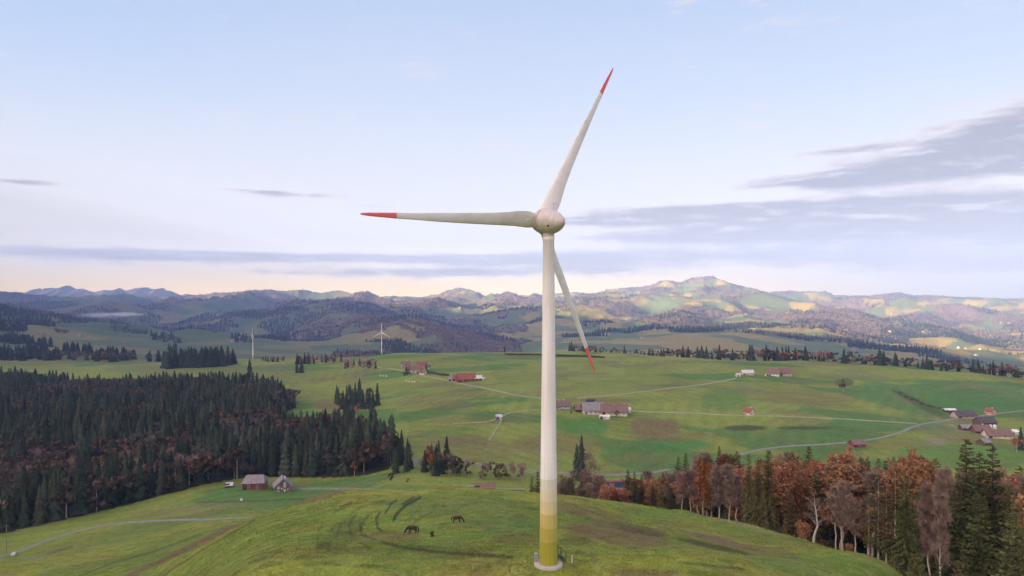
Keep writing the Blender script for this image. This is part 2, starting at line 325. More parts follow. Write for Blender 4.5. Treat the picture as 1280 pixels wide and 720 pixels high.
# unseen ridge added left and behind, shaped to cast shade over the near country
lx, ly = math.sin(SUN_AZ), math.cos(SUN_AZ)
pl = XG * lx + YG * ly; pt = XG * ly - YG * lx
shade_ridge_h = 890 + 90 * (fbm(pt / 900, pt * 0, 3, 31) - .5) - 60 * ss(pt, 0, 2500)
SHADE_RIDGE = np.exp(-((pl + 1750) / 560) ** 2) * shade_ridge_h * ss(-np.degrees(gAZ), 39.5, 46) + np.exp(-((pl + 1750) / 560) ** 2) * shade_ridge_h * ss(np.degrees(gAZ), 60, 80)
SHADE_RIDGE *= ss(pt, -14000, -11000) * (1 - ss(pt, 2400, 4200))
ZG = np.maximum(ZG, ZG * 0 + SHADE_RIDGE * 1.0 - 60) if False else ZG + SHADE_RIDGE
wp = np.exp(-(((XG - 4.45) ** 2 + (YG - 83) ** 2) / 11.0 ** 2)); ZG = ZG * (1 - wp) + .5 * wp      # level pad under the turbine
def ground(x, y):
    x = np.asarray(x, float); y = np.asarray(y, float)
    r = np.clip(np.hypot(x, y), RR[0], RR[-1] * .9999); a = np.arctan2(x, y)
    i = np.clip(np.searchsorted(AZ, a) - 1, 0, nA - 2); j = np.clip(np.searchsorted(RR, r) - 1, 0, nR - 2)
    ta = (a - AZ[i]) / (AZ[i + 1] - AZ[i]); tr = (r - RR[j]) / (RR[j + 1] - RR[j])
    return (ZG[i, j] * (1 - ta) + ZG[i + 1, j] * ta) * (1 - tr) + (ZG[i, j + 1] * (1 - ta) + ZG[i + 1, j + 1] * ta) * tr
def hit(px, py, dmin=60, dmax=12000):                # where the sight line of a photo pixel meets the ground
    d = np.geomspace(dmin, dmax, 5200); x = (px - CX) / F * d; zr = CZ + (YH - py) / F * d
    g = ground(x, d); b = np.nonzero(g >= zr)[0]
    i = b[0] if len(b) else len(d) - 1
    return float(x[i]), float(d[i]), float(g[i])
def at(px, d):                                       # a spot on the ground along a column of sight
    x = (px - CX) / F * d; return x, d, float(ground(x, d))
def top_h(px, d, ytop):                              # height of something at that spot whose top shows at row ytop
    x, y, z = at(px, d); return CZ + (YH - ytop) / F * d - z

# ---------------------------------------------------------------- land cover
def lerp(a, b, w): return a * (1 - w[..., None]) + np.asarray(b, float) * w[..., None]
PXg = CX + F * XG / np.where(YG > 1, YG, 1e9); PYg = YH - F * (ZG - CZ) / np.where(YG > 1, YG, 1e9)
C = np.zeros(XG.shape + (3,)); C[:] = (.225, .250, .038)
n1 = fbm(XG / 60, YG / 60, 4, 41); n2 = fbm(XG / 14, YG / 14, 4, 43); n3 = fbm(XG / 3.2, YG / 3.2, 3, 44)
C = lerp(C, (.140, .195, .030), ss(n1, .42, .62)); C = lerp(C, (.205, .185, .045), ss(n2, .50, .74) * .65); C = lerp(C, (.070, .105, .022), ss(n3, .48, .76) * .5); C = lerp(C, (.165, .125, .050), ss(fbm(XG / 5.5, YG / 5.5, 4, 47), .56, .72) * .28); C = lerp(C, (.215, .225, .060), ss(fbm(XG / 1.7, YG / 1.7, 3, 49), .56, .72) * .5)
# middle hill: broad pasture, mown strips, bare patches
mdl = ss(gRR, 330, 480)
patch = fbm(XG / 150 + .002 * YG, YG / 90, 4, 51); patch2 = fbm(XG / 60, YG / 45, 4, 53)
Cm = np.zeros_like(C); Cm[:] = (.170, .203, .040)
Cm = lerp(Cm, (.085, .155, .036), ss(patch, .52, .60)); Cm = lerp(Cm, (.145, .130, .058), ss(patch2, .54, .68) * .6)
cell = np.floor(XG / 85 + 2.2 * fbm(XG / 300, YG / 300, 2, 55)) * 7.1 + np.floor(YG / 120 + 1.6 * fbm(XG / 240, YG / 260, 2, 57)) * 3.3
cr_ = np.abs(np.sin(cell * 12.9898) * 43758.5453) % 1
Cm = Cm * (0.90 + .20 * cr_[..., None]) * (1 + .07 * np.sin((XG * np.cos(cr_ * 6.3) + YG * np.sin(cr_ * 6.3)) / 2.6))[..., None]; C = lerp(C, (0, 0, 0), mdl) + Cm * mdl[..., None]
def spot(px, py, w, h, col, amt, rot=0, dlo=0, dhi=1e9, sharp=.45):
    global C
    a = (PXg - px); b = (PYg - py); co, si = math.cos(math.radians(rot)), math.sin(math.radians(rot))
    q = ((a * co + b * si) / w) ** 2 + ((-a * si + b * co) / h) ** 2 + (fbm(XG / (8 + gRR * .02), YG / (8 + gRR * .03), 3, 61) - .5) * 1.3
    m = (1 - ss(q, 1 - sharp, 1 + sharp)) * amt * ((gRR > dlo) & (gRR < dhi) & (YG > 1)); C = lerp(C, col, m)
LUSH, BROWN, DK = (.055, .160, .034), (.150, .105, .052), (.055, .058, .024)
for s_ in [(728, 533, 34, 12, LUSH, .75), (845, 555, 45, 7, LUSH, .8), (905, 500, 30, 14, LUSH, .5), (1225, 500, 70, 14, LUSH, .55), (1200, 570, 90, 14, LUSH, .55), (1090, 556, 70, 4, (.16, .15, .04), .7),
           (820, 532, 34, 10, BROWN, .8), (930, 535, 26, 3, DK, .9), (1005, 535, 34, 2.6, DK, .9), (690, 556, 60, 14, BROWN, .55), (600, 562, 50, 16, BROWN, .4), (800, 574, 40, 8, BROWN, .35), (840, 545, 60, 6, BROWN, .5),
           (740, 500, 60, 3, BROWN, .6), (420, 507, 24, 9, BROWN, .7), (560, 505, 30, 6, BROWN, .45), (590, 525, 60, 5, BROWN, .3), (1150, 505, 42, 5, DK, .6, 28), (1055, 478, 12, 5, DK, .7), (1010, 497, 60, 10, BROWN, .35), (1170, 552, 14, 5, (.2, .17, .11), .8),
           (980, 448, 90, 5, (.12, .15, .06), .5), (220, 462, 80, 6, (.14, .15, .05), .6), (335, 470, 60, 8, (.13, .15, .05), .5), (380, 533, 48, 10, (.14, .135, .06), .8)]:
    spot(*s_, **({} if len(s_) > 6 else {}), dlo=340, dhi=1700)
for s_ in [(770, 668, 62, 11, BROWN, .72, 8), (800, 662, 34, 5, DK, .6, 12), (735, 640, 52, 7, BROWN, .6, 12), (900, 676, 42, 5, (.16, .11, .065), .85, 14), (890, 683, 46, 3, DK, .8, 12), (965, 690, 40, 5, BROWN, .5, 12), (720, 676, 20, 5, DK, .4),
           (810, 716, 40, 5, BROWN, .5), (480, 672, 42, 9, BROWN, .35), (430, 668, 26, 14, DK, .35, -40), (560, 690, 60, 5, DK, .35, 6), (650, 672, 40, 10, (.13, .10, .035), .5), (395, 620, 34, 6, BROWN, .75, -16),
           (405, 682, 9, 5, DK, .7), (640, 655, 60, 10, (.065, .12, .03), .5), (1000, 705, 70, 10, LUSH, .3), (860, 640, 60, 7, LUSH, .35), (570, 632, 90, 9, (.115, .16, .045), .5)]:
    spot(*s_, dlo=70, dhi=345)
def stroke(pts, w, col, amt, dlo=70, dhi=345, broken=.0, seed=0):      # worn track in the grass, w in photo pixels
    global C
    m = np.zeros(PXg.shape); reg = (gRR > dlo) & (gRR < dhi) & (YG > 1)
    px = PXg[reg]; py = PYg[reg]; best = np.full(px.shape, 1e9)
    for (x0, y0), (x1, y1) in zip(pts[:-1], pts[1:]):
        dx, dy = x1 - x0, y1 - y0; t = np.clip(((px - x0) * dx + (py - y0) * dy) / (dx * dx + dy * dy), 0, 1)
        best = np.minimum(best, np.hypot(px - x0 - t * dx, py - y0 - t * dy))
    w *= 1.25; v = 1 - ss(best, w * .3, w * 1.0); amt = min(1, amt * 1.2)
    if broken: v = v * ss(fbm(XG[reg] / 6, YG[reg] / 9, 3, 71 + seed), broken - .12, broken + .12)
    m[reg] = v * amt; C = lerp(C, col, m)
for i, s_ in enumerate([([(525, 622), (508, 631), (496, 642), (492, 650)], 2.2, (.035, .055, .022), .85), ([(517, 622), (503, 630)], 1.6, DK, .8), ([(495, 626), (478, 636), (470, 648), (472, 660), (480, 666)], 1.8, DK, .75, 70, 345, .40),
     ([(488, 632), (481, 642)], 1.5, (.04, .06, .025), .7), ([(460, 645), (451, 656), (451, 668), (470, 676), (500, 684), (545, 690), (600, 694), (640, 697)], 2.4, DK, .7, 70, 345, .42), ([(440, 628), (425, 634)], 1.4, DK, .6, 70, 345, .45), ([(480, 625), (450, 634), (428, 650), (420, 672)], 1.8, DK, .5, 70, 345, .5),
     ([(472, 626), (446, 640), (436, 656), (440, 672), (462, 686)], 1.6, DK, .55, 70, 345, .46), ([(455, 624), (418, 640), (398, 662), (396, 690)], 1.8, DK, .45, 70, 345, .5), ([(540, 640), (520, 650), (516, 656)], 1.2, DK, .45), ([(510, 690), (570, 700), (640, 706)], 1.8, BROWN, .5, 70, 345, .45), ([(720, 690), (780, 700), (860, 704), (930, 712)], 2.2, DK, .5, 70, 345, .45), ([(705, 640), (760, 656), (830, 668), (900, 672)], 1.8, BROWN, .5, 70, 345, .42), ([(505, 658), (495, 650), (505, 640), (520, 630)], 1.0, (.15, .17, .07), .5), ([(640, 690), (600, 686), (575, 676), (592, 668), (640, 664)], 1.6, DK, .4, 70, 345, .5), ([(655, 634), (690, 640)], 1.6, DK, .5),
     ([(405, 612), (360, 624), (312, 646), (262, 672), (205, 700), (150, 724)], 3.4, BROWN, .85), ([(318, 650), (262, 682), (215, 712), (200, 722)], 1.6, DK, .42), ([(250, 668), (190, 690), (140, 704), (90, 724)], 1.6, DK, .42), ([(300, 640), (250, 648)], 1.2, DK, .3),
     ([(70, 689), (48, 698), (24, 700)], 1.4, (.19, .17, .12), .7, 200, 420), ([(90, 683), (60, 692)], 2.2, DK, .35, 200, 420), ([(225, 628), (300, 627), (380, 624)], 1.0, DK, .6, 380, 470), ([(345, 611.5), (400, 610.5), (440, 611), (480, 613), (520, 616)], 1.6, (.25, .23, .18), .6, 380, 520)]):
    stroke(*s_, seed=i)
# forest floor under the left-hand forest and below the right-hand belt
def poly_mask(px, d, poly):
    inside = np.zeros(np.shape(px), bool); j = len(poly) - 1
    for i in range(len(poly)):
        xi, yi = poly[i]; xj, yj = poly[j]
        inside ^= ((yi > d) != (yj > d)) & (px < (xj - xi) * (d - yi) / (yj - yi + 1e-12) + xi); j = i
    return inside
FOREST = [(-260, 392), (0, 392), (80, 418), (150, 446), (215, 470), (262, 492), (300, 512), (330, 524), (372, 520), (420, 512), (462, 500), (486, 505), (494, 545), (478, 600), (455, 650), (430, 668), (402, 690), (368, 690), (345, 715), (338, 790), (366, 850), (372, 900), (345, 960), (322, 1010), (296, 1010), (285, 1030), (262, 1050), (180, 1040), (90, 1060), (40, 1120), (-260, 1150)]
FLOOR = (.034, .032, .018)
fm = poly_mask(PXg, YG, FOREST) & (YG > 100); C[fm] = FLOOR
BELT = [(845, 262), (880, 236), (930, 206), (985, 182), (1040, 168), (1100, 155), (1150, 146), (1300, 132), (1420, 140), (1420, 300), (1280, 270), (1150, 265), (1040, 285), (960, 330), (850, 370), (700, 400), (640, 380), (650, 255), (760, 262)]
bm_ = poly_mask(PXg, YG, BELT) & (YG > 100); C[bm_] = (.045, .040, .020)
# far country: meadows, bare beech woods, dark spruce woods
ff = ss(gRR, 1650, 1950)
wx = XG + 260 * (fbm(XG / 700, YG / 700, 3, 81) - .5); wy = YG + 260 * (fbm(XG / 700, YG / 700, 3, 83) - .5)
def cells(x, y, s, seed):
    xi = np.floor(x / s); yi = np.floor(y / s); bd = np.full(x.shape, 1e9); bv = np.zeros(x.shape)
    for dx in (-1, 0, 1):
        for dy in (-1, 0, 1):
            cx, cy = xi + dx, yi + dy; h1 = np.abs(np.sin(cx * 127.1 + cy * 311.7 + seed) * 43758.5453) % 1; h2 = np.abs(np.sin(cx * 269.5 + cy * 183.3 + seed) * 43758.5453) % 1
            dd = ((cx + h1) * s - x) ** 2 + ((cy + h2) * s - y) ** 2; k = dd < bd; bd = np.where(k, dd, bd); bv = np.where(k, np.abs(h1 * 7.77 + h2 * 3.1) % 1, bv)
    return bv
cv = cells(wx, wy, 210, 1.0)
Cf = np.zeros_like(C); Cf[:] = (.095, .125, .055)
Cf = lerp(Cf, (.225, .180, .052), ss(cv, .38, .43)); Cf = lerp(Cf, (.085, .125, .050), ss(cv, .72, .76)); Cf = lerp(Cf, (.26, .205, .065), ss(cv, .9, .92))
Cf = lerp(Cf, (.050, .078, .045), .55 * (1 - ss(PXg, 380, 560)))
woodn = fbm(XG / 620, YG / 520, 5, 91, .6); slope_n = fbm(XG / 1800, YG / 1800, 2, 95)
def wood_density(x, y, r, px):
    w = fbm(x / 620, y / 520, 5, 91, .6); base = .535 - .05 * ss(r, 4500, 7000)
    base = base + .4 * (ss(px, 600, 690) * (1 - ss(r, 4300, 4900))) + .25 * (1 - ss(px, 380, 440)) * (1 - ss(r, 3600, 4800)) + .3 * (1 - ss(r, 2000, 2300))      # open meadow shelf on the right
    base = base - .13 * (ss(px, 430, 480) * (1 - ss(px, 640, 700)) * ss(r, 3000, 3400) * (1 - ss(r, 4700, 5300)))   # the wooded spur
    base = base - .035 * ss(px, 660, 760) * ss(r, 4800, 5600)
    return ss(w, base - .012, base + .012)
wm = wood_density(XG, YG, gRR, PXg)
Cf = lerp(Cf, (.115, .088, .072), wm); C = C * (1 - ff[..., None]) + Cf * ff[..., None]
rm = ss(SHADE_RIDGE, 20, 90); C = lerp(C, (.03, .04, .02), rm)

def terrain_material():
    m = bpy.data.materials.new('meadow_and_hills'); m.use_nodes = True; nt = m.node_tree; N = nt.nodes; L = nt.links
    b = N['Principled BSDF']; b.inputs['Roughness'].default_value = .95; b.inputs['Specular IOR Level'].default_value = .12
    a = N.new('ShaderNodeAttribute'); a.attribute_name = 'col'; tc = N.new('ShaderNodeTexCoord')
    val = None
    for sc_, lo, hi, det in ((.30, .74, 1.26, 6), (2.2, .55, 1.45, 6), (.03, .86, 1.14, 5)):
        t = N.new('ShaderNodeTexNoise'); t.inputs['Scale'].default_value = sc_; t.inputs['Detail'].default_value = det; t.inputs['Roughness'].default_value = .65
        L.new(tc.outputs['Object'], t.inputs['Vector']); mr = N.new('ShaderNodeMapRange'); L.new(t.outputs[0], mr.inputs[0])
        mr.inputs[1].default_value = .28; mr.inputs[2].default_value = .72; mr.inputs[3].default_value = lo; mr.inputs[4].default_value = hi
        if val is None: val = mr.outputs[0]
        else:
            mm = N.new('ShaderNodeMath'); mm.operation = 'MULTIPLY'; L.new(val, mm.inputs[0]); L.new(mr.outputs[0], mm.inputs[1]); val = mm.outputs[0]
    t3 = N.new('ShaderNodeTexNoise'); t3.inputs['Scale'].default_value = .12; t3.inputs['Detail'].default_value = 5; L.new(tc.outputs['Object'], t3.inputs['Vector'])
    mh = N.new('ShaderNodeMapRange'); L.new(t3.outputs[0], mh.inputs[0]); mh.inputs[1].default_value = .3; mh.inputs[2].default_value = .7; mh.inputs[3].default_value = .475; mh.inputs[4].default_value = .525
    hsv = N.new('ShaderNodeHueSaturation'); L.new(a.outputs['Color'], hsv.inputs['Color']); L.new(val, hsv.inputs['Value']); L.new(mh.outputs[0], hsv.inputs['Hue'])
    L.new(hsv.outputs[0], b.inputs['Base Color'])
    tb = N.new('ShaderNodeTexNoise'); tb.inputs['Scale'].default_value = .9; tb.inputs['Detail'].default_value = 7; tb.inputs['Roughness'].default_value = .7; L.new(tc.outputs['Object'], tb.inputs['Vector'])
    bp = N.new('ShaderNodeBump'); bp.inputs['Strength'].default_value = .55; bp.inputs['Distance'].default_value = .6; L.new(tb.outputs[0], bp.inputs['Height']); L.new(bp.outputs[0], b.inputs['Normal'])
    return m
idx = np.arange(nA * nR).reshape(nA, nR)
quads = np.stack([idx[:-1, :-1], idx[:-1, 1:], idx[1:, 1:], idx[1:, :-1]], -1).reshape(-1, 4)
cap = np.stack([idx[-1, :-1], idx[-1, 1:], idx[0, 1:], idx[0, :-1]], -1).reshape(-1, 4)
hub = nA * nR; fan = np.stack([np.full(nA, hub), idx[:, 0], np.roll(idx[:, 0], -1)], -1)
V = np.concatenate([np.stack([XG, YG, ZG], -1).reshape(-1, 3), [[0, 0, float(ZG[:, 0].mean())]]])
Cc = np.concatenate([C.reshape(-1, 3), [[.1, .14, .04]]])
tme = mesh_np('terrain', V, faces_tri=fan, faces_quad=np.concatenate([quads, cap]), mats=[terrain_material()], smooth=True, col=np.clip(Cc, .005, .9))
terrain = structure(link('terrain', tme))

# the alps on the horizon, each range with its own distance and thickness
M_ALP = mat('alpine_rock', (.055, .065, .095), .9, .2, .002)
def alps(name, prof, d, seed, depth):
    pxs = np.linspace(prof[0][0], prof[-1][0], 520); base = np.interp(pxs, [p[0] for p in prof], [p[1] for p in prof])
    jag = (ridged(pxs / 13, pxs * 0, 5, seed) - .62) * 6.0 * np.clip((374 - base) / 8, 0, 1); crest = base - jag
    rows = [(-depth, 0.0), (-depth * .6, .33), (-depth * .3, .68), (-depth * .1, .92), (0, 1.0), (depth * .15, .85), (depth * .5, .4), (depth, 0)]
    Vv = []
    for k, (dd, fr) in enumerate(rows):
        for i, p in enumerate(pxs):
            y = d + dd + depth * .15 * (vnoise(p / 9, k * 3.1, seed) - .5); zt = CZ + (YH - crest[i]) / F * d
            Vv.append(((p - CX) / F * d, y, -130 + (zt + 130) * fr * (1 + .12 * (fbm(p / 5, k * 1.7, 2, seed + 5) - .5) * (fr < .99))))
    n = len(pxs); q = [(k * n + i, k * n + i + 1, (k + 1) * n + i + 1, (k + 1) * n + i) for k in range(len(rows) - 1) for i in range(n - 1)]
    structure(link(name, mesh_np(name, Vv, faces_quad=np.array(q), mats=[M_ALP], smooth=False)))
alps('far_mountains', [(-190, 366), (-60, 362), (0, 364.5), (30, 366), (45, 362), (66, 361), (80, 360.5), (84, 358), (87, 355.5), (90, 358), (96, 360.5), (112, 363), (125, 364), (140, 362), (152, 361), (165, 362), (180, 360.5), (200, 360.5), (214, 364), (225, 369), (240, 371), (250, 370), (270, 369), (290, 372), (330, 376)], 11600, 3, 1100)

# ---------------------------------------------------------------- wind turbines
M_WHITE = mat('white_turbine_paint', (.91, .88, .865), .45, .05, .35, spec=.35)
M_BLADE = mat('grey_white_blade_gelcoat', (.87, .84, .83), .42, .06, .25, spec=.35)
M_NAC = mat('warm_grey_nacelle_paint', (.64, .57, .53), .45, .08, .6, spec=.35)
M_RED = mat('red_blade_tip_paint', (.88, .18, .18), .5, .08, 1.0)
M_DARK = mat('dark_gap', (.035, .033, .035), .7, .1)
M_CONC = mat('pale_concrete', (.42, .41, .37), .9, .15, 1.5, bump=.3)
M_TEAL = mat('dark_teal_steel', (.02, .075, .07), .5, .1)
M_GALV = mat('galvanised_steel', (.38, .39, .40), .45, .1, metallic=.3)
def tower_paint():
    m = mat('tower_paint_green_at_the_foot', (.91, .88, .865), .45, .05, .35, spec=.35); nt = m.node_tree; N = nt.nodes; L = nt.links
    hsv = [n for n in N if n.type == 'HUE_SAT'][0]; tc = [n for n in N if n.type == 'TEX_COORD'][0]
    s = N.new('ShaderNodeSeparateXYZ'); L.new(tc.outputs['Object'], s.inputs[0]); d = N.new('ShaderNodeMath'); d.operation = 'DIVIDE'; d.inputs[1].default_value = 12.0; L.new(s.outputs[2], d.inputs[0])
    r = N.new('ShaderNodeValToRGB'); r.color_ramp.interpolation = 'CONSTANT'; L.new(d.outputs[0], r.inputs[0]); cr = r.color_ramp
    bands = [(0, (.40, .37, .055)), (3.05 / 12, (.50, .43, .10)), (4.75 / 12, (.60, .50, .17)), (6.45 / 12, (.72, .63, .36)), (8.0 / 12, (.74, .70, .50)), (9.4 / 12, (.75, .715, .60)), (10.6 / 12, (.91, .88, .865))]
    cr.elements[0].color = (*bands[0][1], 1); cr.elements[1].position = bands[-1][0]; cr.elements[1].color = (*bands[-1][1], 1)
    for p, c in bands[1:-1]:
        e = cr.elements.new(p); e.color = (*c, 1)
    L.new(r.outputs[0], hsv.inputs['Color']); return m
M_TOWER = tower_paint()
def streaks(m, sc_, lo):                                       # rain streaks and grime running down the paint
    nt = m.node_tree; N = nt.nodes; L = nt.links; hsv = [n for n in N if n.type == 'HUE_SAT'][0]; tc = [n for n in N if n.type == 'TEX_COORD'][0]
    mp = N.new('ShaderNodeMapping'); mp.inputs['Scale'].default_value = sc_; L.new(tc.outputs['Object'], mp.inputs[0]); t = N.new('ShaderNodeTexNoise'); t.inputs['Scale'].default_value = 1; t.inputs['Detail'].default_value = 6; L.new(mp.outputs[0], t.inputs['Vector'])
    r = N.new('ShaderNodeMapRange'); L.new(t.outputs[0], r.inputs[0]); r.inputs[1].default_value = .35; r.inputs[2].default_value = .62; r.inputs[3].default_value = lo; r.inputs[4].default_value = 1.0
    old = hsv.inputs['Value'].links[0].from_socket; mm = N.new('ShaderNodeMath'); mm.operation = 'MULTIPLY'; L.new(old, mm.inputs[0]); L.new(r.outputs[0], mm.inputs[1]); L.new(mm.outputs[0], hsv.inputs['Value'])
streaks(M_TOWER, (5, 5, .12), .86); streaks(M_NAC, (2.2, 2.2, 1.1), .82); streaks(M_BLADE, (.8, .8, .8), .90)
BL = [(1.05, .72, .74, .52), (1.4, .80, .92, .48), (1.9, .84, 1.10, .43), (2.6, .80, 1.18, .37), (3.5, .72, 1.14, .32), (4.6, .68, 1.02, .30), (5.8, .67, .88, .28), (7.9, .65, .74, .25), (11, .60, .60, .21), (14.2, .53, .47, .17), (17, .41, .34, .11), (19.4, .35, .28, .09), (19.45, .35, .28, .09), (21.5, .25, .21, .065), (22.8, .17, .16, .05), (23.35, .10, .10, .03), (23.5, .05, .05, .02), (23.55, .008, .008, .008)]
def turbine(root, tower_h, axis_yaw, tilt, phase, cone, rim, hz, near):
    Fr = Vector((-math.sin(axis_yaw) * math.cos(tilt), math.cos(axis_yaw) * math.cos(tilt), math.sin(tilt)))
    h = Vector((math.cos(axis_yaw), math.sin(axis_yaw), 0)); v = h.cross(Fr)
    if v.z < 0: v = -v
    seg = 64 if near else 16
    t = MB(); th = tower_h
    prof = [(.0, 1.13), (3, 1.09), (8, 1.035), (13.5, .965), (13.53, .96), (20, .885), (27, .80), (27.03, .797), (34, .735), (th - 1.2, .68), (th - 1.15, .72), (th - .75, .72), (th - .7, .68), (th, .67)]
    t.lathe(prof, seg); tower = t.build('tower', M_TOWER, root, True)
    if near:
        m = MB(); m.lathe([(0.0, 1.125), (.22, 1.20), (.24, 1.20), (.26, 1.12)], 64); m.build('flange', M_CONC, tower, True)
        for zz, rr in ((13.5, .963), (27.0, .80)):
            m = MB(); m.lathe([(zz - .05, rr + .001), (zz - .03, rr + .012), (zz + .03, rr + .012), (zz + .05, rr)], 64); m.build('section_joint', M_WHITE, tower, True)
        d = MB(); d.box((0, -1.06, 1.45), (.8, .14, 2.0), 0); dr = d.build('door', M_TEAL, tower); dr.rotation_euler = (0, 0, math.radians(118))
    c = Vector((0, 0, hz))                                  # on the tower axis, at hub height
    ax = (h, v, Fr)
    egg = lambda s: 1.60 * (max(0, 1 - (abs(s - .30) / (3.05 if s < .30 else 2.75)) ** (1.75 if s < .3 else 2.0))) ** .62
    n = MB(); n.lathe([(s, egg(s)) for s in [-2.749, -2.74, -2.71, -2.65, -2.55, -2.4, -2.2, -1.95, -1.65, -1.3, -.9, -.5, -.1, .2, .46]], seg, c, ax); nac = n.build('nacelle', M_NAC, root, True)
    n = MB(); n.lathe([(.46, 1.40), (.58, 1.40)], seg, c, ax); n.build('rotor_gap', M_DARK, nac, True)
    n = MB(); n.lathe([(.56, 1.2), (.565, 1.61), (.60, 1.64), (.78, 1.635), (.80, 1.59), (.805, 1.3)], seg, c, ax); n.build('generator_ring', M_NAC, nac, True)
    n = MB(); n.lathe([(s, egg(s) * (.975 if s < 1.0 else 1)) for s in [.81, .9, 1.1, 1.4, 1.7, 2.0, 2.3, 2.55, 2.75, 2.9, 2.98, 3.02, 3.035]], seg, c, ax); hb = n.build('hub', M_NAC, root, True)
    if near:
        n = MB(); n.tube([c - Vector((0, 0, 2.05)), c - Vector((0, 0, 1.2))], [.70, .70], 40); n.build('yaw_collar', M_NAC, nac, True)
        side = (h * math.cos(math.pi + .42) + v * math.sin(math.pi + .42)); p0 = c + Fr * (-1.3) + side * (egg(-1.3) - .06)
        n = MB(); n.tube([p0, p0 + side * .11], [.15, .12], 16); n.build('vent', M_DARK, nac, True)
        p1 = c + Fr * (-.7) + v * (egg(-.7) - .05)
        n = MB(); n.tube([p1, p1 + v * .9], [.03, .02], 6); n.tube([p1 + v * .75 - h * .35, p1 + v * .75 + h * .35], .018, 6); n.tube([p1 + v * .75 + h * .35, p1 + v * 1.0 + h * .35], .03, 6); n.build('wind_mast', M_GALV, nac)
    rc = c + Fr * 1.5
    for k in range(3):
        a = phase - k * 2 * math.pi / 3
        r_dir = (h * math.cos(a) + v * math.sin(a)) * math.cos(cone) + Fr * math.sin(cone)
        tan = (h * math.sin(a) - v * math.cos(a))             # towards the trailing edge
        nn = r_dir.cross(tan).normalized()
        def loft(rows):
            m = MB(); K = 16; vs = []; fs = []
            for (r, le, te, thk) in rows:
                tw = -math.radians(34) * (1 - r / 23.6) ** 1.8; le, te = le / math.cos(tw), te / math.cos(tw); ch = tan * math.cos(tw) + nn * math.sin(tw); no = nn * math.cos(tw) - tan * math.sin(tw)
                w = le + te; rnd = max(0, min(.6, (1.8 - r) / 1.0))
                for q in range(K):
                    b = 2 * math.pi * q / K; cx = math.cos(b); x = (te - le) / 2 + cx * w / 2
                    fx = max(0.0, (1 - cx) / 2); airfoil = (1.0 if rnd else 1) * math.sin(b) * (rnd + (1 - rnd) * (.35 + .65 * fx ** .6) * (1 if fx > .08 else fx / .08 * .8 + .2))
                    vs.append(rc + r_dir * r + ch * x + no * airfoil * thk)
            for i in range(len(rows) - 1):
                for q in range(K):
                    z = (q + 1) % K; fs.append((i * K + q, i * K + z, (i + 1) * K + z, (i + 1) * K + q))
            fs.append(tuple(range(K))[::-1]); fs.append(tuple((len(rows) - 1) * K + q for q in range(K))); m.add(vs, fs); return m
        b = loft([r for r in BL if r[0] <= 19.4]).build('blade', M_BLADE, root, True)
        loft([r for r in BL if r[0] >= 19.4]).build('blade_tip', M_RED, b, True)
        if near:
            m = MB(); o = rc + r_dir * 1.06; m.lathe([(0, .60), (.05, .68), (.12, .68), (.16, .55)], 40, o, (tan, nn, r_dir)); m.build('blade_root_ring', M_DARK if k == 5 else M_NAC, b, True)
            p = rc + r_dir * 2.3 + tan * .25; m = MB(); m.box((0, 0, 0), (.3, .06, .45)); hatch = m
            mm = Matrix((tan, -nn, r_dir)).transposed(); hatch.v = [tuple(p - nn * .40 + mm @ Vector(q)) for q in hatch.v]; hatch.build('hatch', M_WHITE, b)
TX, TY = 4.45, 83.0; TZ = float(ground(TX, TY)) - .06
wt = empty('wind_turbine', (TX, TY, TZ))
tag(wt, 'big white wind turbine with green banded foot standing on the near meadow', 'wind turbine')
HUBZ = CZ + 9.416 - TZ - 1.5 * math.sin(.123)
turbine(wt, HUBZ - 1.15, .653, .123, 3.178, .038, 0, HUBZ, True)
f = MB(); f.lathe([(-1.5, 1.78), (.22, 1.74), (.30, 1.68), (.31, 1.2)], 56); f.build('foundation', M_CONC, wt, True)
# steel steps and landing at the tower door
st = MB()
for k in range(5): st.box((1.30 + k * .16, .95 + k * .12, 1.0 - k * .2), (.16, .8, .04), math.radians(37))
st.box((1.0, .72, 1.05), (.5, .9, .05), math.radians(37))
for sgn in (-1, 1):
    dx, dy = -math.sin(math.radians(37)) * .42 * sgn, math.cos(math.radians(37)) * .42 * sgn
    st.tube([(.85 + dx, .6 + dy, 1.05), (.85 + dx, .6 + dy, 2.0), (1.25 + dx, .9 + dy, 2.0), (1.95 + dx, 1.43 + dy, 1.1), (1.95 + dx, 1.43 + dy, .15)], .035, 6)
    st.tube([(1.25 + dx, .9 + dy, 1.0), (1.25 + dx, .9 + dy, 2.0)], .03, 6); st.tube([(1.1 + dx, .8 + dy, 1.0), (2.0 + dx, 1.47 + dy, .05)], .045, 6)
st.build('access_steps', M_TEAL, wt)
cb = MB(); cb.box((-1.5, .55, .75), (.35, .5, 1.0), .3); cb.build('cable_cabinet', M_GALV, wt)
# marker post beside it
x, y, z = hit(715, 704); s = MB(); s.box((0, 0, .45), (.09, .09, 1.0)); po = s.build('marker_post', M_WHITE, loc=(x, y, z)); tag(po, 'small white marker post in the grass right beside the big turbine foot', 'post')
# the two smaller-looking turbines on the ridge
for px, d, ptop, yaw, ph, lab in ((477, 1462, 415.5, math.radians(180), math.radians(90), 'distant white turbine with its three blades spread, on the ridge above the farm hamlets'), (316, 1440, 420, math.radians(101), math.radians(93), 'distant white turbine seen edge on beside a russet thicket, left of the other one')):
    x, y, z = at(px, d); e = empty('wind_turbine', (x, y, z - .8)); hh = CZ + (YH - ptop) / F * d - (z - .8); tag(e, lab, 'wind turbine', 'wind turbines on the far ridge')
    turbine(e, hh - 1.15, yaw, .07, ph, .02, 0, hh, False)

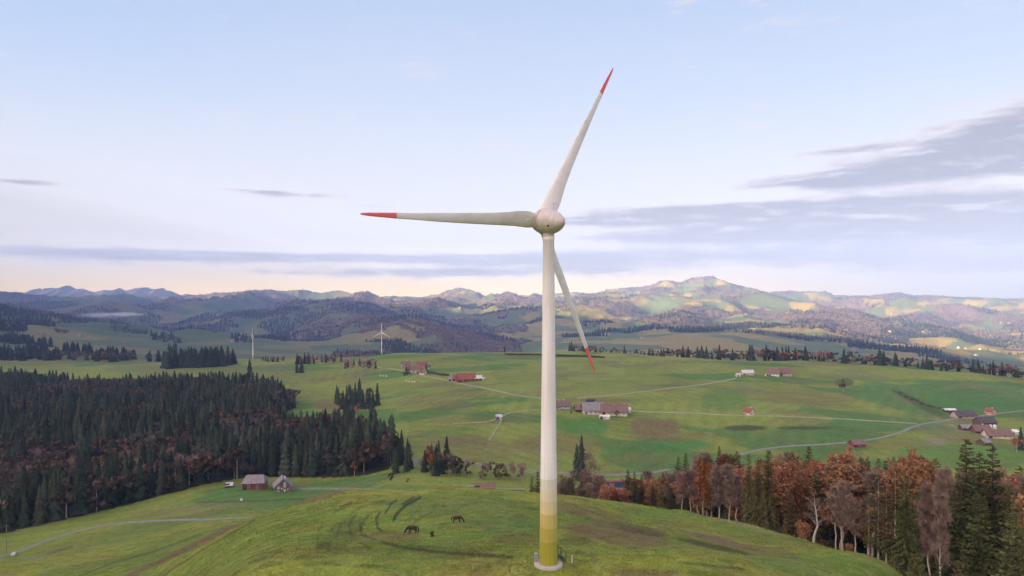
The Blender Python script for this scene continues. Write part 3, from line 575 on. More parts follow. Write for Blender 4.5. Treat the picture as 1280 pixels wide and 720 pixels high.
# ---------------------------------------------------------------- lanes
M_ROAD = mat('worn_asphalt', (.20, .198, .19), .9, .2, .3, bump=.2); M_GRAVEL = mat('gravel_track', (.24, .22, .16), .95, .25, .4, bump=.2)
M_TRACK = mat('grassy_track', (.25, .25, .14), .95, .25, .2)
def lane(name, pts, w, m, lift=.16):
    P3 = [hit(*p) for p in pts]; q = []
    for i in range(len(P3) - 1):                             # Catmull-Rom through the points, on the ground
        a, b, c, d = [np.array(P3[k][:2]) for k in (max(i - 1, 0), i, i + 1, min(i + 2, len(P3) - 1))]
        n = max(4, int(np.linalg.norm(c - b) / 4))
        for t in np.linspace(0, 1, n, endpoint=False):
            q.append(.5 * (2 * b + (c - a) * t + (2 * a - 5 * b + 4 * c - d) * t * t + (3 * b - a - 3 * c + d) * t ** 3))
    q.append(np.array(P3[-1][:2])); q = np.array(q); tg = np.gradient(q, axis=0); tg /= np.linalg.norm(tg, axis=1)[:, None] + 1e-9; nr = np.stack([-tg[:, 1], tg[:, 0]], -1)
    offs = np.array([-.62, -.5, 0, .5, .62]) * w; V = []; n = len(q)
    for o, lf in zip(offs, (-.25, lift, lift + .05, lift, -.25)):
        p = q + nr * o; V.append(np.stack([p[:, 0], p[:, 1], ground(p[:, 0], p[:, 1]) + lf], -1))
    V = np.concatenate(V); ii = np.arange(n - 1)
    fs = np.concatenate([np.stack([k * n + ii, k * n + ii + 1, (k + 1) * n + ii + 1, (k + 1) * n + ii], -1) for k in range(4)])
    return structure(link(name, mesh_np(name, V, faces_quad=fs[:, ::-1], mats=[m], smooth=True)))
lane('lane', [(-30, 706), (0, 696), (22, 690), (60, 675), (110, 661), (160, 653), (220, 650), (270, 649), (318, 647.5)], 3.6, M_ROAD)
lane('lane', [(516, 584), (517, 578), (523, 573.5)], 4.5, M_ROAD, .3); lane('lane', [(563, 576.5), (600, 581), (640, 586), (676, 590), (715, 592.5), (760, 594), (812, 591), (836, 587)], 3.8, M_ROAD, .3)
lane('farm_track', [(444, 455), (470, 459), (500, 463), (530, 469.5), (560, 476), (600, 484), (640, 493), (676, 498), (700, 500)], 4.2, M_TRACK, .3)
lane('farm_track', [(722, 498.5), (740, 496), (800, 490), (860, 483), (920, 473)], 4.4, M_TRACK, .3)
lane('farm_track', [(786, 513.5), (830, 515.5), (900, 518.5), (960, 520), (1020, 522.5), (1080, 525.5), (1146, 529.5)], 4.2, M_TRACK, .3)
lane('lane', [(924, 569), (950, 562.5), (985, 558), (1030, 555.5), (1072, 552), (1100, 547.5), (1125, 541), (1148, 531.5), (1172, 527.5), (1215, 521.5), (1260, 515.5), (1300, 511)], 3.4, M_ROAD, .3)
lane('lane', [(1188, 530.5), (1194, 533.5), (1203, 535.5)], 3.6, M_ROAD, .3); lane('farm_track', [(566, 606.5), (600, 609), (655, 612)], 2.4, M_TRACK, .3)
lane('farm_track', [(566, 529.5), (590, 528.5), (612, 526.5), (626, 521), (640, 515.5), (668, 512.5), (700, 512)], 2.2, M_TRACK, .25); lane('farm_track', [(627, 523), (625, 530), (618, 541), (611, 551)], 1.8, M_TRACK, .25)

# ---------------------------------------------------------------- farmhouses and barns
def paint(name, c, rough=.85, var=.28, scale=.5, bump=.1): return mat(name, c, rough, var, scale, bump=bump, bscale=6)
M_CREAM = paint('cream_render', (.62, .56, .46)); M_PLASTER = paint('pale_render', (.68, .64, .60)); M_PINK = paint('rosy_render', (.50, .36, .30)); M_WOOD = paint('weathered_boards', (.13, .075, .05)); M_REDWOOD = paint('red_brown_boards', (.19, .07, .055)); M_OCHRE = paint('ochre_boards', (.38, .20, .09))
M_RTILE = paint('red_roof_tiles', (.25, .085, .06)); M_BTILE = paint('brown_roof_tiles', (.19, .115, .10)); M_GTILE = paint('grey_roof_slabs', (.25, .215, .225)); M_DTILE = paint('dark_slate_roof', (.09, .075, .085)); M_MTILE = paint('pale_metal_roof', (.55, .52, .55), .5); M_SOLAR = paint('blue_solar_panels', (.018, .026, .06), .3); M_FARW = paint('far_white_render', (.30, .285, .265)); M_FARC = paint('far_cream_render', (.28, .235, .18))
M_GLASS = mat('window_glass', (.04, .045, .05), .15, .05); M_FRAME = paint('white_window_frame', (.7, .7, .68)); M_SHUT = paint('dark_barn_door', (.07, .045, .035))
WALLH = {}
def house(name, label, cat, px, py, w, dep, hw, hr, yaw, mw, mr, group=None, win=3, door=True, chim=True, hip=0.0, solar=False, detail=True, gable_mat=None, over=.7, d=None, gable_red=False, lift=0.0):
    x, y, z = at(px, d) if d else hit(px, py)
    R = np.array([[math.cos(yaw), -math.sin(yaw)], [math.sin(yaw), math.cos(yaw)]]); cx, cy = x, y + dep * .35
    zs = [float(ground(*(np.array([cx, cy]) + R @ np.array(q)))) for q in ((-w / 2, -dep / 2), (w / 2, -dep / 2), (w / 2, dep / 2), (-w / 2, dep / 2))]
    zb = float(np.mean(zs)); e = empty(name, (cx, cy, zb), yaw); tag(e, label, cat, group)
    lo = min(zs) - zb - .6
    b = MB(); hx, hy = w / 2, dep / 2                          # ridge along local x, gables at the ends
    b.add([(-hx, -hy, lo), (hx, -hy, lo), (hx, hy, lo), (-hx, hy, lo), (-hx, -hy, hw), (hx, -hy, hw), (hx, hy, hw), (-hx, hy, hw), (-hx + hip * hx, 0, hw + hr * .985), (hx - hip * hx, 0, hw + hr * .985)],
          [(0, 1, 5, 4), (2, 3, 7, 6), (1, 2, 6, 5), (3, 0, 4, 7), (5, 6, 9), (7, 4, 8), (3, 2, 1, 0), (4, 5, 9, 8), (6, 7, 8, 9)])
    wall = b.build('wall', mw, e)
    r = MB(); sl = hr / hy; oy = hy + over; oz = hw - over * sl; ox = hx + over; t = .28; hp = hip * hx * 1.05
    for s in (-1, 1):
        r.add([(-ox, s * oy, oz), (ox, s * oy, oz), (ox - hp, 0, hw + hr), (-ox + hp, 0, hw + hr), (-ox, s * oy, oz + t), (ox, s * oy, oz + t), (ox - hp, 0, hw + hr + t), (-ox + hp, 0, hw + hr + t)],
              [f if s < 0 else f[::-1] for f in [(3, 2, 1, 0), (4, 5, 6, 7), (0, 1, 5, 4), (1, 2, 6, 5), (3, 0, 4, 7)]])
    if hip:
        for s in (-1, 1): r.add([(s * ox, -oy, oz + t), (s * ox, oy, oz + t), (s * (ox - hp), 0, hw + hr + t)], [(0, 1, 2) if s > 0 else (2, 1, 0)])
    roof = r.build('roof', mr, e)
    if chim:
        c = MB(); c.box((hx * .35, hy * .25, hw + hr * .85 + .6), (.9, .9, 2.2)); c.build('chimney', M_PLASTER, roof)
    if solar:
        c = MB(); th = math.atan(sl); cy_ = -hy * .55; c.add([(-hx * .7, cy_ - hy * .3, hw + hr * .15 + t + .06), (hx * .7, cy_ - hy * .3, hw + hr * .15 + t + .06), (hx * .7, cy_ + hy * .35, hw + hr * .80 + t + .06), (-hx * .7, cy_ + hy * .35, hw + hr * .80 + t + .06)], [(0, 1, 2, 3)]); c.build('solar_panel', M_SOLAR, roof)
    for k in range(win):
        wx_ = -hx + w * (k + .5 + (.25 if door else 0)) / (win + (.5 if door else 0))
        for row in range(2 if hw > 4.6 else 1):
            wz = 1.9 + row * 2.6
            m = MB(); m.box((wx_, -hy - .03, wz), (1.5, .1, 1.6)); f_ = m.build('window', M_FRAME, e)
            m = MB(); m.box((wx_, -hy - .085, wz), (1.15, .05, 1.25)); m.build('pane', M_GLASS, f_)
    if door:
        m = MB(); m.box((-hx + w * .09 + .6, -hy - .04, 1.1 if cat == 'house' else 1.6), (1.3 if cat == 'house' else 3.0, .1, 2.2 if cat == 'house' else 3.2)); m.build('door', M_SHUT, e)
    if win:
        for k in (-1, 1):                                     # gable windows
            m = MB(); m.box((hx + .03, k * dep * .2, 2.0), (.1, 1.4, 1.5)); f_ = m.build('window', M_FRAME, e); m = MB(); m.box((hx + .085, k * dep * .2, 2.0), (.05, 1.1, 1.2)); m.build('pane', M_GLASS, f_)
    return e
# the two by the left-hand forest
house('barn', 'big dark red barn with wide grey hipped roof below the left forest edge', 'barn', 316, 612, 14, 12, 5.6, 3.8, .12, M_REDWOOD, M_GTILE, win=2, chim=False, hip=.3, over=.9)
ch = house('chalet', 'grey roofed chalet whose gable has red and white window panels, beside the dark barn', 'house', 351, 614, 11, 10.5, 4.4, 4.6, math.radians(-68), M_GTILE, M_GTILE, win=2, chim=True, over=1.2, hip=.0)
for k, yy in enumerate((-3.0, -1.0, 1.0, 3.0)):
    hgt = 4.0 if abs(yy) > 2 else 6.4
    m = MB(); m.box((5.5 + .05, yy, hgt / 2 + .3), (.12, 1.15, hgt)); pn = m.build('gable_panel', M_FRAME if k % 2 == 0 else M_RTILE, ch)
    m = MB(); m.box((5.5 + .12, yy, hgt * .35 + .3), (.05, .8, 1.4)); m.build('pane', M_RTILE if k % 2 == 0 else M_FRAME, pn)
house('shed', 'little shed with bright white roof at the forest edge left of the dark barn', 'shed', 286, 609.5, 4.5, 4, 1.8, 1.4, .2, M_WOOD, M_MTILE, win=0, chim=False, over=.4)
G1 = 'houses of the ridge hamlet'
for a in [('farmhouse', 'pale farmhouse with brown roof, first at the left end of the ridge hamlets', 'house', 434, 456, 14, 10, 4, 4.5, .2, M_PINK, M_BTILE), ('farmhouse', 'white fronted farmhouse beside the ridge track, left of the larger hamlet', 'house', 453, 457, 15, 10, 4.5, 4.5, -.3, M_PLASTER, M_BTILE), ('barn', 'low rosy barn right next to the white fronted farmhouse of the ridge', 'barn', 462, 456, 15, 9, 3.5, 3.5, .1, M_PINK, M_BTILE),
          ('farmhouse', 'rosy farmhouse topmost in the middle ridge hamlet', 'house', 507, 459, 14, 11, 5, 5, .3, M_PINK, M_BTILE), ('farmhouse', 'largest pale house of the middle ridge hamlet with broad brown roof', 'house', 519, 466, 22, 13, 5, 6, .15, M_CREAM, M_BTILE), ('barn', 'reddish barn behind the largest house of the middle ridge hamlet', 'barn', 527, 459.5, 16, 10, 4, 4.5, .4, M_PINK, M_RTILE),
          ('barn', 'pale barn at the track, lowest in the middle ridge hamlet', 'barn', 527, 468.5, 13, 9, 4, 4, -.4, M_PLASTER, M_BTILE), ('shed', 'small white shed at the right edge of the middle ridge hamlet', 'shed', 534.5, 461, 7, 6, 3, 2.5, .2, M_PLASTER, M_DTILE),
          ('farmhouse', 'wide farmhouse with bright red roof beside the ridge track', 'house', 582, 477.5, 25, 15, 4.2, 7, .22, M_REDWOOD, M_RTILE), ('barn', 'smaller red roofed barn joined left of the wide red farmhouse', 'barn', 573, 476.5, 14, 10, 3.5, 4.5, -.35, M_REDWOOD, M_RTILE), ('barn', 'barn with bluish metal roof at the right side of the wide red farmhouse', 'barn', 596, 476, 13, 10, 3.6, 3.5, .1, M_WOOD, M_MTILE),
          ('shed', 'long pale shed at the left of the red roofed farm', 'shed', 566, 476.5, 12, 7, 2.8, 2.4, .1, M_PLASTER, M_GTILE), ('shed', 'tiny white shed on the grass right of the red roofed farm', 'shed', 602.5, 475.5, 5.5, 5, 2.2, 1.6, .1, M_PLASTER, M_MTILE)]:
    house(*a, group=G1, win=2, chim=a[2] == 'house', over=.9)
G2 = 'buildings of the farm beside the big tower'
house('farmhouse', 'cream farmhouse with lavender roof, left part of the long farm beside the tower', 'house', 741, 518, 20, 13, 5.2, 6.2, .05, M_CREAM, M_GTILE, G2, win=4, over=1.4)
house('barn', 'long barn with dark maroon roof joined to the cream farmhouse', 'barn', 768, 519.5, 27, 14, 4.6, 6.6, -.08, M_CREAM, M_BTILE, G2, win=5, chim=False, over=1.4)
house('barn', 'low barn with dark brown roof left of the cream farmhouse', 'barn', 727, 515, 13, 9, 3.0, 4.0, .1, M_WOOD, M_BTILE, G2, win=1, chim=False, over=1.0)
house('shed', 'small shed with blue roof behind the cream farmhouse', 'shed', 739, 506.5, 9, 7, 3.2, 2.4, 0, M_PLASTER, M_SOLAR, G2, win=1, chim=False)
house('shed', 'round fronted pale shed in front of the long maroon roofed barn', 'shed', 756, 524, 10, 5, 2.4, 1.4, .05, M_CREAM, M_PLASTER, G2, win=1, chim=False, over=.3)
house('shed', 'white shed at the right end of the long maroon roofed barn', 'shed', 785, 516, 5, 6, 3.2, 2.0, .1, M_PLASTER, M_MTILE, G2, win=0, chim=False)
house('farmhouse', 'cottage with purple brown roof peeping out right behind the tower', 'house', 702, 511, 16, 10, 3.4, 4.6, .25, M_PLASTER, M_BTILE, G2, win=2, over=1.2)
house('barn', 'long barn with dark maroon roof on the right hand pasture under the tree row', 'barn', 982, 470, 19, 13, 4.8, 6.2, .05, M_PINK, M_BTILE, win=2, chim=False, over=1.0)
house('farmhouse', 'farmhouse with purple roof and bright white base beside the maroon roofed pasture barn', 'house', 969, 470, 15, 12, 4.6, 5.8, -.45, M_PLASTER, M_BTILE, win=3, over=1.2)
house('shed', 'pale shed with lavender metal roof on the pasture left of the purple roofed farmhouse', 'shed', 935, 469, 17, 10, 3.0, 4.0, .06, M_PINK, M_MTILE, win=0, chim=False)
house('shed', 'tiny cream shed at the end of the farm track below the pasture farm', 'shed', 923, 471, 6, 5, 2.8, 2.2, .4, M_CREAM, M_MTILE, win=0, chim=False)
house('shed', 'tiny grey hut close to the left wall of the pasture farmhouse', 'shed', 959, 470.5, 4.5, 4, 2.6, 1.8, .4, M_CREAM, M_GTILE, win=0, chim=False)
house('farmhouse', 'single small cottage with orange roof alone beside the field track', 'house', 937.5, 519.5, 9, 8, 3.6, 3.8, math.radians(-60), M_CREAM, M_RTILE, win=1, over=.6)
G3 = 'buildings of the farms at the right end of the lane'
house('barn', 'long barn with very dark roof beside the upper lane at the right', 'barn', 1207, 523, 22, 12, 3.6, 4.6, .08, M_PINK, M_DTILE, G3, win=3, chim=False, over=1.4)
house('shed', 'flat white roofed shed behind the left end of the dark roofed lane barn', 'shed', 1188, 515.5, 12, 7, 2.6, 1.2, 0, M_WOOD, M_FRAME, G3, win=0, chim=False)
house('farmhouse', 'small rosy house with white gable right of the dark roofed lane barn', 'house', 1240, 519, 9, 8, 4, 3.6, math.radians(-75), M_PINK, M_RTILE, G3, win=1, over=.6)
house('barn', 'wide barn with brown roof lowest on the right hand farm', 'barn', 1250, 548, 22, 11, 3.2, 4.4, -.14, M_CREAM, M_BTILE, G3, win=2, chim=False, over=1.2)
house('farmhouse', 'red gabled farmhouse left of the white silos', 'house', 1229, 542, 14, 10, 3.6, 4.2, -.1, M_REDWOOD, M_BTILE, G3, win=2, over=1.2)
house('shed', 'low shed with purple roof at the left end of the silo farm', 'shed', 1213, 538, 15, 9, 2.6, 2.6, -.1, M_WOOD, M_GTILE, G3, win=0, chim=False)
house('barn', 'dark roofed barn standing behind the white silos', 'barn', 1234, 532.5, 19, 11, 4, 5, .15, M_WOOD, M_DTILE, G3, win=0, chim=False)
house('shed', 'small shed with white roof at the far right end of the silo farm', 'shed', 1268, 543, 7, 6, 2.6, 1.6, .1, M_PLASTER, M_FRAME, G3, win=0, chim=False)
house('shed', 'grey roofed hut standing apart on the grass behind the tall spruces', 'shed', 1232, 556.5, 10, 8, 2.6, 3, .5, M_WOOD, M_GTILE, win=0, chim=False)
house('shed', 'tiny white hut alone on the middle pasture left of the tower', 'shed', 623.5, 524, 5, 4, 2.6, 1.6, .2, M_PLASTER, M_MTILE, win=0, chim=False)
M_SILO = paint('white_silo_shell', (.72, .72, .72), .5)
for px, py, lab in ((1218, 539, 'white silo standing alone at the left of the three'), (1238, 537, 'middle white silo behind the farm roofs'), (1243.5, 537, 'right hand white silo behind the farm roofs')):
    x, y, z = hit(px, py); e = empty('silo', (x, y, z)); tag(e, lab, 'silo', 'white silos'); s = MB(); s.lathe([(-.5, 1.5), (4.2, 1.5)], 20); s.build('shell', M_SILO, e, True); s = MB(); s.lathe([(4.2, 1.56), (4.35, 1.5), (4.9, .8), (5.1, .05)], 20); s.build('dome', M_SILO, e, True)
house('barn', 'red barn with open dark bay beside the curving lane', 'barn', 1073, 559, 11, 8, 2.8, 2.8, .15, M_REDWOOD, M_BTILE, win=1, chim=False, over=.8)
house('farmhouse', 'red roofed house with blue solar roof among the bare trees below the tower', 'house', 769, 600, 15, 11, 5.0, 4.2, .05, M_REDWOOD, M_RTILE, win=2, chim=False, solar=True, over=.9, d=430)
house('farmhouse', 'red gabled annex with cream end wall left of the solar roofed house', 'house', 757, 600, 7, 8, 5.2, 4.2, math.radians(-80), M_CREAM, M_RTILE, win=1, over=.7, d=424, chim=False)
house('shed', 'low dark red shed on the flat meadow behind the hill crest', 'shed', 606, 612, 12, 6, 2.0, 2.0, .0, M_REDWOOD, M_BTILE, win=0, chim=False, d=422)
house('shed', 'long low shed with blue roof right at the hill crest by the tower', 'shed', 643, 613, 11, 6, 1.8, 1.3, .0, M_GTILE, M_SOLAR, win=0, chim=False, d=420)
# farms far out in the country behind, a few pixels each
FARH = [(155, 428, 'white'), (52, 419, 'cream'), (100, 421, 'white'), (8, 408, 'cream'), (212, 428, 'cream'), (628, 437.5, 'white'), (555, 437.5, 'cream'), (802, 423.5, 'white'), (818, 413.5, 'cream'), (1195, 445.5, 'white'), (1221, 445, 'white'), (1199, 435, 'white'), (1209, 436, 'cream'), (1226, 437, 'white'), (1068, 437, 'white'), (1112, 415, 'white'), (1154, 416, 'cream'), (1252, 404, 'cream'), (1262, 405, 'white'), (1264, 429, 'cream'), (650, 429, 'white'), (642, 431, 'white'), (575, 385, 'white'), (932, 394, 'cream'), (985, 392, 'white'), (1115, 392.5, 'white'), (1240, 420, 'white'), (290, 428, 'white'), (375, 422, 'white'), (300, 424, 'cream')]
for i, (px, py, c) in enumerate(FARH):
    x, y, z = hit(px, py, dmin=1500)
    k = 1.0 + y / 9000
    house('farmhouse', f'far off {c} farmhouse, a pale speck on the hills across the valley', 'house', px, py, 12 * k, 10 * k, 3.0 * k, 4.6 * k, random.uniform(-.8, .8), M_FARW if c == 'white' else M_FARC, random.choice([M_RTILE, M_BTILE, M_GTILE]), group=f'far off {c} farmhouses', win=0, door=False, chim=False, d=y)

# ---------------------------------------------------------------- trees
M_NEEDLE = mat('spruce_needles', (.095, .096, .032), .9, .45, .9, obj_var=.35, spec=.15); M_NEEDLE_FAR = mat('dark_spruce_needles', (.036, .049, .029), .95, .4, .5, obj_var=.4, spec=.1)
M_LARCH = mat('yellow_olive_needles', (.085, .072, .024), .9, .4, .9, obj_var=.3, spec=.15); M_RUST = mat('rust_beech_leaves', (.28, .135, .065), .85, .45, .9, obj_var=.22, spec=.2); M_ORANGE = mat('orange_leaves', (.24, .10, .022), .85, .4, .9, obj_var=.2, spec=.2)
M_BROWNLEAF = mat('brown_autumn_leaves', (.085, .058, .040), .9, .4, .7, obj_var=.45, spec=.15); M_TWIG = mat('bare_pinkish_twigs', (.27, .185, .15), .9, .3, 1.0, obj_var=.2, spec=.15)
M_BARK = mat('grey_bark', (.40, .325, .275), .95, .3, 2.0); M_DBARK = mat('dark_bark', (.07, .05, .038), .95, .3, 2.0); M_PALE = mat('bleached_trunk', (.46, .40, .35), .9, .25, 1.5)
def R(): return random.random()
def spruce_hi(seed, H=28.0, rad=4.3, sparse=1.0, droop=.5, base=.06, tip_pow=.85):
    random.seed(seed); V = []; T = []
    z = H * base; k = 0
    def tri(a, b, c): V.extend((a, b, c)); T.append((len(V) - 3, len(V) - 2, len(V) - 1))
    while z < H * .985:
        t = z / H; rr = rad * ((1 - t) ** tip_pow) * (1 - .35 * max(0, .16 - t) / .16) + .16; nb = max(4, int((9 - 3 * t) * sparse)); a0 = R() * 6.28
        for b in range(nb):
            if R() < .12 / sparse: continue
            a = a0 + b * 6.283 / nb + random.gauss(0, .22); L_ = rr * random.uniform(.62, 1.12); ca, sa = math.cos(a), math.sin(a); zb = z + random.gauss(0, .22)
            n = max(2, int(L_ / .62)); pts = []
            for s in range(n + 1):
                q = s / n; zz = zb + L_ * (.16 * q - droop * q * q * (1 - .5 * t)) + (.25 * L_ * q ** 3 if t > .5 else 0); pts.append(Vector((ca * L_ * q, sa * L_ * q, zz)))
            side = Vector((-sa, ca, 0))
            for s in range(n):
                p, p2 = pts[s], pts[s + 1]; w = (.30 + .55 * (1 - s / n)) * min(1, L_ / 2.0) * random.uniform(.7, 1.25); mid_ = (p + p2) / 2
                tri(p, p2 + side * .12, mid_ + side * w + Vector((ca * .25, sa * .25, -.12 - .35 * w * R())))
                tri(p, mid_ - side * w + Vector((ca * .25, sa * .25, -.12 - .35 * w * R())), p2 - side * .12)
                hang = random.uniform(.35, .85) * min(1, L_ / 2.2)
                tri(p, p2, mid_ + Vector((random.gauss(0, .12), random.gauss(0, .12), -hang)))
            e = pts[-1]; tri(e + side * .16, e - side * .16, e + Vector((ca * .45, sa * .45, .05)))
        z += .56 * random.uniform(.8, 1.2) / (sparse ** .4); k += 1
    for b in range(5):
        a = b * 1.257; tri(Vector((math.cos(a) * .2, math.sin(a) * .2, H * .965)), Vector((math.cos(a + .8) * .2, math.sin(a + .8) * .2, H * .965)), Vector((0, 0, H)))
    return np.array([tuple(v) for v in V]), np.array(T)
def spruce_mid(seed, H=28.0, rad=4.0, tiers=15, fr=8):
    random.seed(seed); V = []; T = []
    for k in range(tiers):
        t = .05 + .95 * (k / tiers) ** .95; z = H * t; rr = rad * (1 - t) ** .72 + .3; a0 = R() * 6.28
        for b in range(fr):
            if R() < .08: continue
            a = a0 + b * 6.283 / fr + random.gauss(0, .15); L_ = rr * random.uniform(.55, 1.2); ca, sa = math.cos(a), math.sin(a); hw = .30 * L_ + .28; z2 = z - .38 * L_ - R() * .7
            up = Vector((ca * .10, sa * .10, z + H / tiers * 1.25)); tip = Vector((ca * L_, sa * L_, z2)); s = Vector((-sa, ca, 0)); m1 = Vector((ca * L_ * .62, sa * L_ * .62, z - .12 * L_ - .5))
            o = len(V); V.extend((up, m1 + s * hw, tip, m1 - s * hw, m1 + Vector((0, 0, .35 * L_ + .3)))); T.extend(((o, o + 1, o + 4), (o + 1, o + 2, o + 4), (o + 2, o + 3, o + 4), (o + 3, o, o + 4)))
    o = len(V); V.extend((Vector((.35, 0, H * .93)), Vector((-.2, .3, H * .93)), Vector((-.2, -.3, H * .93)), Vector((0, 0, H * 1.01)))); T.extend(((o, o + 1, o + 3), (o + 1, o + 2, o + 3), (o + 2, o, o + 3)))
    return np.array([tuple(v) for v in V]), np.array(T)
def spruce_lo(seed, H=28.0, rad=4.0, tiers=7, fr=6):
    random.seed(seed); V = []; T = []
    for k in range(tiers):
        t = .04 + .96 * k / tiers; z = H * t; rr = rad * (1 - t) ** .72 + .4; a0 = R() * 6.28
        for b in range(fr):
            a = a0 + b * 6.283 / fr; L_ = rr * random.uniform(.75, 1.2); ca, sa = math.cos(a), math.sin(a); hw = .5 * L_ + .2
            o = len(V); V.extend(((0, 0, z + H / tiers * 1.3), (ca * L_ * .8 - sa * hw, sa * L_ * .8 + ca * hw, z - .2 * L_), (ca * L_ * 1.1, sa * L_ * 1.1, z - .5 * L_), (ca * L_ * .8 + sa * hw, sa * L_ * .8 - ca * hw, z - .2 * L_)))
            T.extend(((o, o + 1, o + 2), (o, o + 2, o + 3)))
    return np.array(V), np.array(T)
def skeleton(seed, H, spread, first, nprim, tight, trunk_r):
    """broadleaf limbs: list of (points, radii), and twig-end points with directions"""
    random.seed(seed); limbs = []; ends = []
    tp = [Vector((0, 0, -.8))]; x = y = 0
    for k in range(1, 9): x += random.gauss(0, .012 * H); y += random.gauss(0, .012 * H); tp.append(Vector((x, y, H * .90 * k / 8)))
    limbs.append((tp, [trunk_r * (1.25 if i == 0 else (1 - i / 8) ** .8 + .06) for i in range(9)]))
    for b in range(nprim):
        t = first + (1 - first) * (b + R()) / nprim * .93; i = min(7, int(t * 8 / .9 * .9)); f_ = t * 8 - i; p = tp[i].lerp(tp[i + 1], max(0, min(1, f_)))
        a = b * 2.4 + random.gauss(0, .3); tt = (t - first) / (1 - first); L_ = spread * (math.sin(math.pi * (.18 + .72 * tt)) ** .7) * random.uniform(.75, 1.15); upf = tight + .5 * tt
        d = Vector((math.cos(a), math.sin(a), upf)).normalized(); pts = [p]
        for s in range(4): d = (d + Vector((random.gauss(0, .12), random.gauss(0, .12), .16))).normalized(); pts.append(pts[-1] + d * L_ / 4)
        r0 = trunk_r * (.42 * (1 - tt) + .12); limbs.append((pts, [r0, r0 * .7, r0 * .45, r0 * .28, r0 * .12]))
        for s in range(7):
            q = random.uniform(.25, 1.0); j = min(3, int(q * 4)); p2 = pts[j].lerp(pts[j + 1], q * 4 - j); d2 = (d + Vector((random.gauss(0, .75), random.gauss(0, .75), random.gauss(.15, .45)))).normalized(); L2 = L_ * random.uniform(.22, .48)
            e = p2 + d2 * L2; m_ = (p2 + e) / 2 + Vector((random.gauss(0, .1), random.gauss(0, .1), .08 * L2)); limbs.append(([p2, m_, e], [r0 * .26, r0 * .16, .012]))
            for w in range(5): ends.append((p2.lerp(e, random.uniform(.3, 1)), (d2 + Vector((random.gauss(0, .6), random.gauss(0, .6), random.gauss(.2, .5)))).normalized()))
    return limbs, ends
def ribbon(V, T, p, d, L_, w):
    s = d.cross(Vector((random.gauss(0, 1), random.gauss(0, 1), random.gauss(0, 1)))).normalized() * w; o = len(V); e = p + d * L_; V.extend((p + s, p - s, e)); T.append((o, o + 1, o + 2)); return e
def broad_hi(seed, H=20., spread=4.5, first=.3, nprim=16, tight=.9, trunk_r=.28, leaves=0, leaf=.34, twigs=3):
    limbs, ends = skeleton(seed, H, spread, first, nprim, tight, trunk_r); m = MB()
    for i, (p, r) in enumerate(limbs): m.tube(p, r, 8 if i == 0 else 4, cap=False)
    V = []; T = []
    for p, d in ends:
        for k in range(twigs):
            dd = (d + Vector((random.gauss(0, .5), random.gauss(0, .5), random.gauss(.25, .4)))).normalized(); e = ribbon(V, T, p, dd, random.uniform(.7, 1.7), random.uniform(.045, .08))
            if not leaves: ribbon(V, T, p.lerp(e, .5), (dd + Vector((random.gauss(0, .6), random.gauss(0, .6), .3))).normalized(), random.uniform(.5, 1.1), .04)
        for k in range(leaves):
            c = p + d * random.uniform(0, 1.1) + Vector((random.gauss(0, .38), random.gauss(0, .38), random.gauss(0, .32))); u = Vector((random.gauss(0, 1), random.gauss(0, 1), random.gauss(0, 1))).normalized(); w = u.orthogonal().normalized(); s = leaf * random.uniform(.6, 1.3)
            o = len(V); V.extend((c + u * s, c + w * s * .7, c - u * s, c - w * s * .7)); T.extend(((o, o + 1, o + 2), (o, o + 2, o + 3)))
    return m, np.array([tuple(v) for v in V]), np.array(T)
def broad_mid(seed, H=18., rad=4.2, n=260, s=1.0, low=.28, bare=False):
    random.seed(seed); V = []; T = []; lob = [(Vector((random.gauss(0, .42) * rad, random.gauss(0, .42) * rad, H * random.uniform(low + .18, .86))), rad * random.uniform(.42, .68)) for _ in range(7)] + [(Vector((0, 0, H * .82)), rad * .5)]
    for k in range(n):
        c, r = random.choice(lob); d = Vector((random.gauss(0, 1), random.gauss(0, 1), random.gauss(0, 1))).normalized(); p = c + d * r * random.uniform(.55, 1.05)
        if bare: ribbon(V, T, p, (d + Vector((0, 0, .8))).normalized(), random.uniform(1.2, 2.6), random.uniform(.09, .18)); continue
        u = (d.orthogonal() + Vector((random.gauss(0, .4), random.gauss(0, .4), random.gauss(0, .4)))).normalized(); w = d.cross(u).normalized(); q = s * random.uniform(.5, 1.1); o = len(V)
        V.extend((p + u * q, p + w * q * .8, p - u * q, p - w * q * .8)); T.extend(((o, o + 1, o + 2), (o, o + 2, o + 3)))
    return np.array([tuple(v) for v in V]), np.array(T)
def broad_lo(seed, H=17., rad=4.0, n=46): return broad_mid(seed, H, rad, n, 1.75)
def trunk_mesh(H, r, m, n=7, top=.96):
    t = MB(); t.tube([(0, 0, -1.2), (0, 0, H * .1), (.05, .03, H * .5), (0, 0, H * top)], [r * 1.2, r, r * .6, r * .08], n, cap=False); return t.mesh('trunk', m, True)
def crown_mesh(VT, m): return mesh_np('crown', VT[0], faces_tri=VT[1], mats=[m])
LIB = {}; COUNT = {}
def lib(kind, var, H, trunk, crown): LIB.setdefault(kind, []).append((H, trunk, crown))
for i in range(4): lib('spruce', i, 28, trunk_mesh(28, .36, M_DBARK), crown_mesh(spruce_hi(100 + i, 28, (5.2, 4.7, 5.8, 5.0)[i], tip_pow=.75), M_NEEDLE))
for i in range(3): lib('larch', i, 26, trunk_mesh(26, .28, M_BARK), crown_mesh(spruce_hi(120 + i, 26, (3.1, 2.7, 3.3)[i], sparse=.62, droop=.55, base=.22, tip_pow=.7), M_LARCH))
for i in range(3): lib('young', i, 10, trunk_mesh(10, .14, M_DBARK), crown_mesh(spruce_hi(130 + i, 10, 2.3, sparse=.9, base=.03), (M_LARCH, M_NEEDLE, M_LARCH)[i]))
